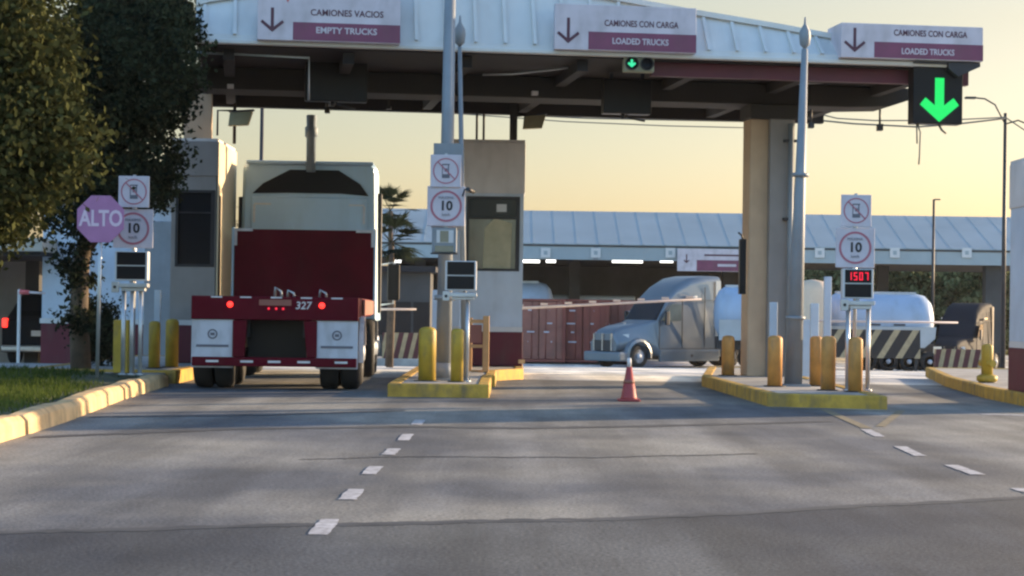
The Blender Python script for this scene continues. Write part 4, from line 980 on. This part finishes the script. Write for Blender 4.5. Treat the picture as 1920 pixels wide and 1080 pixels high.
# ================================================================ CONTAINERS
def container(px, Y, rz, label, paint):
    c = P(px, 640, Y); r = empty('shipping_container', (c.x, Y, gz(0, Y) + .1), label, 'container', 'maroon shipping containers', rz=rz)
    L, W, H = 6.06, 2.44, 2.9
    rings = []; n = 44
    MB().box(-W / 2, W / 2, 0, L, 0, .12).box(-W / 2, W / 2, 0, L, H - .1, H).box(-W / 2, -W / 2 + .14, 0, .14, .12, H - .1).box(W / 2 - .14, W / 2, 0, .14, .12, H - .1).box(-W / 2, -W / 2 + .14, L - .14, L, .12, H - .1).box(W / 2 - .14, W / 2, L - .14, L, .12, H - .1).build('frame', M['cont'], r)
    mb = MB()
    for sg in (-1, 1):
        pr = []
        for i in range(n):
            y = .14 + (L - .28) * i / (n - 1); o_ = W / 2 - (.02 if (i // 2) % 2 else .06); pr.append((sg * o_, y))
        pr += [(sg * (W / 2 - .1), L - .14), (sg * (W / 2 - .1), .14)]; mb.prism(pr, 'Z', .12, H - .1)
    mb.box(-W / 2 + .14, W / 2 - .14, L - .1, L - .05, .12, H - .1).box(-W / 2 + .1, W / 2 - .1, .14, L - .14, H - .08, H - .03).build('side_wall', M[paint], r)
    for sg in (-1, 1):
        d = MB(); d.box(sg * .02, sg * (W / 2 - .15), .03, .08, .14, H - .12)
        for k in range(4): d.box(sg * .1, sg * (W / 2 - .22), .015, .03, .25 + k * .66, .25 + k * .66 + .5)
        d = d.build('door', M['contd'] if paint == 'cont' else M['cont'], r, bevel=.01)
        MB().cyl((sg * .32, 0, .14), (sg * .32, 0, H - .12), .02, n=8).cyl((sg * .8, 0, .14), (sg * .8, 0, H - .12), .02, n=8).split('lock_bar', M['cont'], d)
        mb = MB()
        for zz_ in (.9, 1.35, 1.75, 2.35): mb.box(sg * .25 + random.uniform(-.05, .4) * sg, sg * (.25 + .2) + random.uniform(0, .3) * sg, -.02, -.004, zz_, zz_ + .06)
        mb.split('door_marking', M['signwhite'], d)
    MB().box(-W / 2, W / 2, .3, .5, -.1, 0).box(-W / 2, W / 2, L - .5, L - .3, -.1, 0).split('sleeper', M['dsteel'], r)
    return r
container(1010, 88.5, 0, 'maroon shipping container with pale door markings just right of the central booth', 'cont')
c2 = container(1092, 88.8, R(-3), 'maroon shipping container directly behind the barrier arm lamps', 'contd')
container(1158, 89.6, R(-4), 'maroon shipping container partly hidden by the silver truck nose', 'cont')
# ================================================================ STRIPED WALLS
def striped(px0, px1, pyt, pyb, Y, m, label, slab=True):
    s = S(Y); c = P((px0 + px1) / 2, pyb, Y); W = (px1 - px0) / s; H = (pyb - pyt) / s; g_ = gz(0, Y)
    r = empty('striped_wall', (c.x, Y, g_), label, 'barrier wall', 'diagonally striped walls at the far lanes')
    zb_ = c.z - g_
    MB().prism([(-.18, zb_), (.18, zb_), (.1, zb_ + H), (-.1, zb_ + H)], 'X', -W / 2, W / 2).build('striped_face', M[m], r)
    if not slab: MB().box(-W / 2 + .1, -W / 2 + .2, -.05, .05, 0, zb_).box(W / 2 - .2, W / 2 - .1, -.05, .05, 0, zb_).split('leg', M['dsteel'], r)
    elif zb_ > .05: MB().box(-W / 2 - .6, W / 2 + .6, -.6, 2, -.02, zb_).build('plinth', M['concrete'], r, bevel=.02)
striped(717, 787, 624, 672, 62, 'stripem', 'maroon and tan striped wall between the red truck and centre pole')
striped(1556, 1724, 618, 671, 80.5, 'stripe', 'black and tan diagonally striped board on legs in front of the tank trailer', False)
striped(1752, 1846, 655, 700, 61, 'stripem', 'low maroon and tan striped wall left of the yellow bollard by the right booth')
# ================================================================ FAR CANOPY
Yf = 96.; s = S(Yf); x0 = P(440, 480, Yf).x; x1 = P(2040, 480, Yf).x; zf = lambda py: P(1100, py, Yf).z
fc = empty('far_canopy', ((x0 + x1) / 2, Yf, gz(0, Yf)), 'long blue-grey canopy over the far inspection lanes', 'canopy'); b0 = gz(0, Yf); h = (x1 - x0) / 2
ze, z1_, zt = zf(487) - b0, zf(459) - b0, zf(398) - b0
MB().add([(-h, 0, z1_), (h, 0, z1_), (h, 6, zt + .3), (-h, 6, zt + .3), (-h, 0, z1_ + .05), (h, 0, z1_ + .05), (h, 6, zt + .36), (-h, 6, zt + .36)], [(0, 1, 2, 3), (4, 7, 6, 5), (0, 4, 5, 1), (3, 2, 6, 7), (0, 3, 7, 4), (1, 5, 6, 2)]).build('roof', M['farroof'], fc)
mb = MB(); x = -h + .6
while x < h - .5:
    a_, b_ = (z1_ + .05), (zt + .36)
    mb.add([(x, 0, a_ - .03), (x + .07, 0, a_ - .03), (x + .07, 6, b_ - .03), (x, 6, b_ - .03), (x, 0, a_ + .008), (x + .07, 0, a_ + .008), (x + .07, 6, b_ + .008), (x, 6, b_ + .008)], [(0, 1, 2, 3), (4, 7, 6, 5), (0, 4, 5, 1), (3, 2, 6, 7), (0, 3, 7, 4), (1, 5, 6, 2)]); x += 1.1
mb.split('roof_seam', M['farroof'], fc)
MB().box(-h, h, -.02, .25, ze, z1_ - .09).build('fascia', M['farfascia'], fc)
MB().box(-h, h, -.06, .2, z1_ - .088, z1_ - .002).build('gutter', M['dsteel'], fc)
MB().box(-h + .2, h - .2, .3, 18, ze + .05, ze + .25).build('ceiling', M['soffit'], fc)
mb = MB()
for px in (1117, 1391, 1751): mb.box(P(px, 470, Yf).x - fc.location.x - .12, P(px, 470, Yf).x - fc.location.x + .12, -.05, -.021, ze, z1_ - .1)
mb.split('fascia_joint', M['steel'], fc)
x = -h + .8
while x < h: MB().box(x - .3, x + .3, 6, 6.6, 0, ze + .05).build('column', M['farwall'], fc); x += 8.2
MB().box(h - 5.0, h - 4.1, .4, 1.1, 0, ze).build('column', M['farwall'], fc)
for px in (1023, 1117, 1257, 1537, 1678, 1813):
    q = P(px, 474, Yf - .1); r = empty('lane_number_plate', q, 'small white plate on the far canopy fascia', 'sign', 'white plates along the far canopy')
    r['label'] = {1023: 'small white plate on the far fascia nearest the central booth', 1117: 'small white plate on the far fascia, second from the central booth', 1257: 'small white plate on the far fascia just left of the white and maroon sign',
                  1537: 'faint white plate on the far fascia just right of the grey pole', 1678: 'small white plate on the far fascia right of the 10 sign', 1813: 'rightmost small white plate on the far fascia'}[px]
    wq = .24
    MB().box(-wq, wq, 0, .05, -wq, wq).build('plate', M['whitebox'], r)
    MB().box(-.09, .09, -.01, -.001, -.1, .1).build('dark_square', M['farfascia'], r)
for a, b in ((978, 1012), (1024, 1042), (1148, 1205), (1238, 1262), (735, 752)):
    A = P(a, 490, Yf + .5); B = P(b, 490, Yf + .5)
    r = empty('bright_strip', (A.x, Yf + .5, A.z), 'bright strip under the far canopy edge', 'light', 'bright strips under the far canopy')  # glowing panels set along the bright slots below the fascia
    MB().box(0, B.x - A.x, 0, .15, -.06, .08).build('glow_panel', M['tube'], r)
lt = [o for o in bpy.data.objects if o.name.startswith('bright_strip')]
for o, t in zip(lt, ('strip under the far canopy edge beside the central booth', 'short strip, second from the central booth', 'longest bright strip under the far canopy', 'strip just left of the far white and maroon sign', 'strip right of the red truck under the far canopy')): o['label'] = 'bright ' + t if not t.startswith('longest') else t
# far sign on the fascia
q = P(1270, 508, Yf - .3); r = empty('far_lane_sign', q, 'white and maroon lane sign with arrow on the far canopy', 'sign')
W = 128 / s; H = 42 / s
MB().box(0, W, 0, .15, 0, H).build('panel', M['signwhite'], r)
MB().box(36 / s, W + .01, -.01, .1, .02, H * .5).build('maroon_band', M['signmaroon'], r)
text('SALIDA', .3, M['signwhite'], r, (80 / s + .4, -.014, H * .27), width=1.2) if False else MB().box(75 / s, 110 / s, -.014, -.011, H * .22, H * .33).build('faded_lettering', M['signwhite'], r)
MB().box(50 / s, 115 / s, -.006, -.001, H * .68, H * .76).build('faded_lettering', M['ink'], r)
mb = MB(); arrow_down(mb, 17 / s, H * .75, H * .35, .3, -.001, .01, .06); mb.build('arrow', M['ink'], r)
# office block under the far canopy
bx0 = P(735, 560, Yf + 14).x; bx1 = P(1470, 560, Yf + 14).x
r = empty('far_office', ((bx0 + bx1) / 2, Yf + 14, gz(0, 110)), 'dark office wall in the shade beneath the far canopy', 'building'); hw = (bx1 - bx0) / 2
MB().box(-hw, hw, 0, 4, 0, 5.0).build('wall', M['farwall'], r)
for k in range(8):
    f = MB().box(-hw + 1.2 + k * 2.8, -hw + 3.2 + k * 2.8, -.03, .02, 1.6, 2.9).build('window', M['steel'], r)
    MB().box(-hw + 1.27 + k * 2.8, -hw + 3.13 + k * 2.8, -.045, -.031, 1.67, 2.83).build('pane', M['dglass'], f)
# dark far booth seen between truck and centre pole
Yq = 70; q0, q1 = P(700, 600, Yq).x, P(806, 600, Yq).x
r = empty('far_booth', ((q0 + q1) / 2, Yq, gz(0, Yq)), 'dark far booth with window bars behind the short barrier arm', 'booth'); hw = (q1 - q0) / 2
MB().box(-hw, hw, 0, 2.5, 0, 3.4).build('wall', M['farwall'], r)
MB().box(-hw - .2, hw + .2, -.3, 2.8, 3.4, 3.6).build('roof', M['soffit'], r)
for k in range(3):
    MB().box(-hw + .1 + k * .68, -hw + .68 + k * .68, -.03, -.001, 1.1, 2.3).build('window', M['dglass'], r)
# ================================================================ YARD LAMPS
def lamp(px, pyt, Y, r0, label, arms):
    p = P(px, pyt, Y); g_ = gz(0, Y); r = empty('street_lamp', (p.x, Y, g_), label, 'street lamp', 'yard lamps'); H = p.z - g_
    MB().cyl((0, 0, 0), (0, 0, H), r0, r0 * .6, 12).build('pole', M['dsteel'], r)
    for ax_, az, in arms:
        a = MB().tube([(0, 0, H - .3), (ax_ * .35, 0, H + az * .55), (ax_ * .7, 0, H + az * .95), (ax_, 0, H + az)], .022).build('arm', M['dsteel'], r)
        MB().box(ax_ - .3 if ax_ < 0 else ax_, ax_ if ax_ < 0 else ax_ + .3, -.08, .08, H + az - .03, H + az + .03).build('lamp_head', M['dsteel'], a, bevel=.02)
lamp(1885, 212, 52, .07, 'tall lamp post with two curved arms at the right edge', ((-.8, .4), (1.0, -.35)))
lamp(1751, 374, 92, .09, 'thin lamp post rising above the far canopy roof', ((.01, .0),))
lamp(492, 176, 60, .09, 'thin dark pole standing left of the truck cab under the canopy', ((-.25, .1),))
# ================================================================ OVERHEAD WIRES
def wire(pts, Y, r_, label):
    P0 = [P(px, py, Y) for px, py in pts]; o0 = P0[0]
    o = MB().tube([p - o0 for p in P0], r_, 6).build('overhead_wire', M['cable'], loc=o0); tag(o, label, 'wire', 'wires behind the canopy')
wire([(340, 190), (480, 199), (620, 205), (760, 207), (900, 212), (1100, 222), (1400, 228)], 40, .013, 'upper thin wire crossing the sky left of the tan column')
wire([(520, 188), (700, 203), (900, 216), (1060, 228), (1250, 236), (1420, 240)], 43, .012, 'lower thin wire crossing the sky left of the tan column')
wire([(1500, 222), (1600, 232), (1720, 238), (1800, 232), (1885, 222)], 50, .022, 'sagging wire from the tan column to the right lamp post')
wire([(1500, 205), (1570, 222), (1640, 226), (1760, 226), (1885, 220), (1990, 290)], 51.9, .018, 'upper wire passing over the right lamp post')
def hanger(px, py0, py1, Y, label):
    p = P(px, py0, Y); H = p.z - P(px, py1, Y).z; r = empty('hanging_camera', p, label, 'camera', 'small fittings hanging under the canopy')
    MB().cyl((0, 0, 0), (0, 0, -H * .7), .018).build('stem', M['dsteel'], r); MB().box(-.04, .04, -.08, .08, -H, -H * .7).build('camera_body', M['dsteel'], r)
hanger(614, 185, 212, 32.5, 'small fitting hanging above the truck exhaust')
hanger(729, 186, 205, 32.5, 'small fitting hanging left of the tall centre pole')
hanger(1650, 205, 245, 30.5, 'small fitting hanging left of the green arrow display')
hanger(1521, 205, 240, 30.0, 'dark fitting hanging right of the tan column top')
# device on the left side of the column and camera near it
p = P(1392, 500, 29.2); r = empty('wall_terminal', p, 'black box mounted on the left side of the tan column', 'box')
MB().box(-.05, .05, -.1, .1, -.42, .42).build('case', M['screen'], r, bevel=.01)
MB().tube([(0, 0, .42), (-.02, 0, .48), (-.07, 0, .52)], .015).build('antenna', M['dsteel'], r)
p = P(874, 355, 26.9); r = empty('security_camera', p, 'small camera on a bent bracket beside the centre signs', 'camera')
MB().tube([(-.05, 0, -.1), (-.02, 0, 0), (.05, 0, .0), (.06, 0, -.05)], .012).build('bracket', M['dsteel'], r)
MB().cyl((.02, -.08, .0), (.1, .08, -.03), .028).build('body', M['dsteel'], r)
# ================================================================ CAR (left edge)
pc = P(82, 600, 41.5); r = empty('parked_car', (pc.x, 41.5, gz(0, 41.5)), 'dark car with a lit red tail light at the left edge', 'car')
def crs(y, z0, z1, w0, w1, rr=.12):
    pts = []
    for (cx, cz, a0) in ((w1 - rr, z1 - rr, 0), (-w1 + rr, z1 - rr, 90)):
        for k in range(5): a = R(a0 + 90 * k / 4); pts.append((cx + rr * math.cos(a), y, cz + rr * math.sin(a)))
    pts += [(-w0, y, .8), (-w0, y, z0), (w0, y, z0), (w0, y, .8)]; return pts
MB().loft([crs(0, .35, .95, .88, .82), crs(.08, .28, 1.02, .92, .86), crs(.35, .25, 1.45, .93, .66), crs(.8, .25, 1.6, .93, .68), crs(2.4, .25, 1.6, .93, .68), crs(3.2, .25, 1.08, .93, .82), crs(4.3, .3, .9, .9, .75), crs(4.45, .4, .75, .8, .65)], True).build('body', M['darkpaint'], r)
MB().add([(-.62, .1, 1.06), (.62, .1, 1.06), (.52, .33, 1.4), (-.52, .33, 1.4)], [(0, 1, 2, 3)]).build('rear_window', M['dglass'], r)
for sg in (-1, 1):
    MB().box(sg * .9, sg * .78, -.02, .1, .8, 1.0).build('tail_light', M['redlamp'], r, bevel=.02)
    for y in (.85, 3.5): wheel('wheel', r, sg * .82, y, .34, .22, out=sg)
MB().box(-.26, .26, -.03, -.001, .62, .74).build('number_plate', M['plate'], r)
MB().box(-.9, .9, -.08, .1, .28, .42).build('bumper', M['galv'], r, bevel=.04)
# ================================================================ TREES
def crown_mesh(name, blobs, n_leaf, size, m, parent, seed, elong=1.6, droop=0.):
    rg = np.random.default_rng(seed); C = []; 
    vol = np.array([b[3] * b[4] * b[5] for b in blobs]); cnt = (vol ** .75 / (vol ** .75).sum() * n_leaf).astype(int)
    pts = []
    for b, c in zip(blobs, cnt):
        nc = max(4, int(c / 55))
        d = rg.normal(size=(nc, 3)); d /= np.linalg.norm(d, axis=1)[:, None]; rad = rg.uniform(.35, 1.0, nc) ** .6
        cen = np.array(b[:3]) + d * rad[:, None] * np.array(b[3:6])
        k = rg.integers(0, nc, c); spread = rg.uniform(.1, .24, nc)[k] * (b[3] / 1.0) ** .5
        q = cen[k] + rg.normal(size=(c, 3)) * spread[:, None] * np.array([1, 1, .75]); q[:, 2] -= droop * rg.random(c) ** 2
        pts.append(q)
    pts = np.concatenate(pts); n = len(pts)
    a = rg.normal(size=(n, 3)); a[:, 2] -= .3 + droop; a /= np.linalg.norm(a, axis=1)[:, None]
    b_ = np.cross(a, rg.normal(size=(n, 3))); b_ /= np.linalg.norm(b_, axis=1)[:, None]
    L = size * rg.uniform(.6, 1.4, n)[:, None]; W_ = L / elong / 2
    V = np.stack([pts - a * L / 2, pts + b_ * W_, pts + a * L / 2, pts - b_ * W_], 1).reshape(-1, 3)
    return fastmesh(name, V, np.arange(4 * n).reshape(-1, 4), m, parent)
def tree(name, base, trunk, r0, limbs, blobs, n_leaf, size, m, label, seed, group=None, droop=0.):
    r = empty(name, base, label, 'tree', group)
    rs = [r0 * (1 - .55 * i / (len(trunk) - 1)) for i in range(len(trunk))]
    mb = MB().tube(trunk, rs, 10)
    for l in limbs: mb.tube(l, [r0 * .3 * (1 - .8 * i / (len(l) - 1)) for i in range(len(l))], 7)
    mb.build('trunk', M['bark'], r)
    crown_mesh('crown', blobs, n_leaf, size, m, r, seed, droop=droop)
    return r
LM1 = leafmat('leaf_olive', (.018, .023, .010), (.080, .086, .034), .18, 1.1)
LM2 = leafmat('leaf_dark', (.007, .012, .010), (.044, .054, .030), .15, .9)
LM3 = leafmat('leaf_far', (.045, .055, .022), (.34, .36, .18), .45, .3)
# near olive tree, left edge
Y = 21.; c = P(0, 240, Y)
bl_ = []
for (px, py, rx) in ((5, 60, 1.0), (-60, 200, 1.2), (90, 150, .62), (130, 110, .42), (40, 300, .95), (110, 250, .62), (140, 320, .42), (60, 400, .5), (-40, 390, .8), (120, 200, .5), (0, 0, 1.0), (-150, 60, 1.2), (-180, 300, 1.2), (30, 420, .32), (90, 380, .45)):
    q = P(px - 48, py - (26 if py > 280 else 0), Y + random.uniform(-.5, .5)); bl_.append((q.x, q.y - Y, q.z - .2, rx, rx, rx * .85))
bx = -7.2
bl_ = [(a - bx, b, c_, d, e, f) for a, b, c_, d, e, f in bl_]
tree('leafy_tree', (bx, Y, .2), [(0, 0, 0), (.05, 0, 1.2), (0, .1, 2.2), (.2, 0, 3.4), (.3, .1, 4.1)], .17,
     [[(0, .1, 1.8), (.7, -.1, 2.4), (1.3, -.2, 3.0)], [(0, .1, 2.2), (-.8, .2, 2.9), (-1.2, .2, 3.4)], [(.1, 0, 2.6), (.6, .2, 3.3), (.9, .3, 3.8)]], bl_, 62000, .085, LM1,
     'near olive-green tree with dense hanging foliage at the left edge', 11, 'trees on the verge', droop=.15)
# darker tree behind it
Y = 29.4; bl_ = []
for (px, py, rx) in ((230, 60, .75), (320, 60, .6), (350, 120, .42), (180, 120, .7), (270, 150, .75), (225, 200, .5), (230, 290, .42), (285, 290, .5), (190, 240, .6), (160, 300, .7), (200, 380, .55), (285, 350, .4), (180, 130, .7), (190, 50, .7), (130, 400, .5), (150, 200, .7), (300, 20, .5), (220, 10, .5), (350, 50, .35), (260, 210, .3), (140, 480, .3), (160, 540, .28), (300, 190, .5), (330, 175, .25), (240, 340, .5), (150, 600, .28)):
    q = P(px - (24 if px > 300 else 0), py, (Y if px + rx * 62 < 345 else 27.0) + random.uniform(-.4, .4)); bl_.append((q.x, q.y - 29.6, q.z - .15, rx, rx * 1.1, rx * .85))
q = P(152, 690, 29.6); bx = q.x
bl_ = [(a - bx, b, c_, d, e, f) for a, b, c_, d, e, f in bl_]
tree('leafy_tree', (bx, 29.6, .15), [(0, 0, 0), (-.05, 0, .9), (-.02, 0, 1.7), (.15, .05, 2.6), (.3, .1, 3.4), (.4, .15, 4.2)], .16,
     [[(0, 0, 1.7), (.5, .1, 2.5), (1.0, .1, 3.1)], [(.1, 0, 2.3), (-.4, .2, 3.1), (-.5, .2, 3.9)], [(.25, .1, 3.0), (.8, .1, 3.7), (1.2, .0, 4.3)], [(.3, .1, 3.3), (.5, .1, 4.2), (.6, .1, 4.8)]],
     bl_, 60000, .08, LM2, 'darker leafy tree with a bare trunk behind the stop sign', 12, 'trees on the verge', droop=.1)
# hedge bush at trunk foot
q = P(165, 640, 30.2); r = empty('bush', (q.x, 31.2, .16), 'dark clipped bush at the foot of the leafy tree behind the stop sign', 'bush')
crown_mesh('foliage', [(0, 0, .45, .36, .3, .42), (-.1, .1, .9, .3, .25, .25)], 5000, .06, LM2, r, 5)
MB().cyl((0, 0, 0), (0, 0, .5), .03).build('stem', M['bark'], r)
# far trees behind the far canopy
k = 0
labs = ['far tree seen under the canopy just right of the tank trailer top', 'far tree seen under the canopy left of the dark truck', 'far tree seen under the canopy behind the dark truck', 'far tree behind the right booth', 'far tree between the grey pole and the red-lit display', 'far tree behind the right speed sign', 'far tree behind the right end of the far canopy', 'bushy far tree behind the tan column']
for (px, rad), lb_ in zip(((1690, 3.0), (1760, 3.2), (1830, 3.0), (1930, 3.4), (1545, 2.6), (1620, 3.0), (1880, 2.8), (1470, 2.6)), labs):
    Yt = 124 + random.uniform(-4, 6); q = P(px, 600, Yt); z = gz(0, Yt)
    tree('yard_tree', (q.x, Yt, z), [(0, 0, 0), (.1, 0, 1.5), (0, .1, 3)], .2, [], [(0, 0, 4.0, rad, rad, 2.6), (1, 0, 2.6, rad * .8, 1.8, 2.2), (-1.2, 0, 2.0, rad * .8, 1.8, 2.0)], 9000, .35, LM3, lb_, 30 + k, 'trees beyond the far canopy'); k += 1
# palms and a bare shrub
def palm(px, py, Y, nf, L, label, seed):
    rg = random.Random(seed); q = P(px, py, Y); z = gz(0, Y); H = q.z - z
    r = empty('palm_tree', (q.x, Y, z), label, 'palm tree', 'palms behind the truck')
    MB().tube([(0, 0, 0), (.05, 0, H * .5), (0, 0, H)], [.1, .08, .07], 10).build('trunk', M['bark'], r)
    mb = MB()
    for i in range(nf):
        a = rg.uniform(0, 2 * math.pi); el = rg.uniform(-.7, 1.2); d = Vector((math.cos(a) * math.cos(el), math.sin(a) * math.cos(el), math.sin(el)))
        c = Vector((0, 0, H)) + d * L * .5; side = d.cross(Vector((0, 0, 1))).normalized()
        mb.tube([(0, 0, H), c], .01, 4)
        for k in range(16):
            t = (k / 15 - .5) * 2.2; dd = (d * math.cos(t) + side * math.sin(t)).normalized(); l_ = L * rg.uniform(.4, .6); e = c + dd * l_ + Vector((0, 0, -.12 * l_)); n_ = dd.cross(d.cross(side)).normalized() * .025
            mb.add([c - n_ * .3, c + dd * l_ * .5 + n_, e, c + dd * l_ * .5 - n_], [(0, 1, 2, 3)])
    mb.build('crown', LM2, r)
palm(732, 396, 58, 20, 1.0, 'upper palm crown right of the truck cab', 3)
palm(734, 455, 52, 22, 1.1, 'lower palm crown right of the truck cab', 4)
q = P(505, 330, 62); r = empty('bare_shrub', (q.x, 62, gz(0, 62)), 'bare twiggy treetop showing just over the truck cab', 'tree'); H = P(505, 285, 62).z - r.location.z
mb = MB(); rg = random.Random(9)
mb.tube([(0, 0, 0), (0, 0, H * .6)], [.08, .05], 6)
for i in range(26):
    a = rg.uniform(-1.3, 1.3); l_ = rg.uniform(.5, 1.9); b0_ = (0, 0, H * rg.uniform(.5, .68)); e = Vector((math.sin(a) * l_, rg.uniform(-.5, .5), H * .6 + abs(math.cos(a)) * l_ * .8))
    mb.tube([b0_, ((b0_[0] + e.x) * .45, 0, (b0_[2] + e.z) * .52), e], [.03, .02, .006], 4)
    for k in range(3): e2 = e + Vector((rg.uniform(-.2, .2), 0, rg.uniform(.05, .25))); mb.tube([e * .9 + Vector(b0_) * .1, e2], .006, 4)
mb.build('twig', M['bark'], r)

# ================================================================ HAZE
hm = bpy.data.materials.new('haze'); hm.use_nodes = True; n = hm.node_tree; n.nodes.clear()
pv = n.nodes.new("ShaderNodeVolumePrincipled"); pv.inputs["Color"].default_value = (.92, .93, .95, 1); pv.inputs["Density"].default_value = .00012; pv.inputs["Anisotropy"].default_value = .25
o_ = n.nodes.new("ShaderNodeOutputMaterial"); n.links.new(pv.outputs[0], o_.inputs["Volume"])
o = MB().box(-262, 262, -82, 422, -2.5, 9.5).build('haze', hm); tag(o, 'thin warm evening haze over the yard', 'haze', kind='stuff')
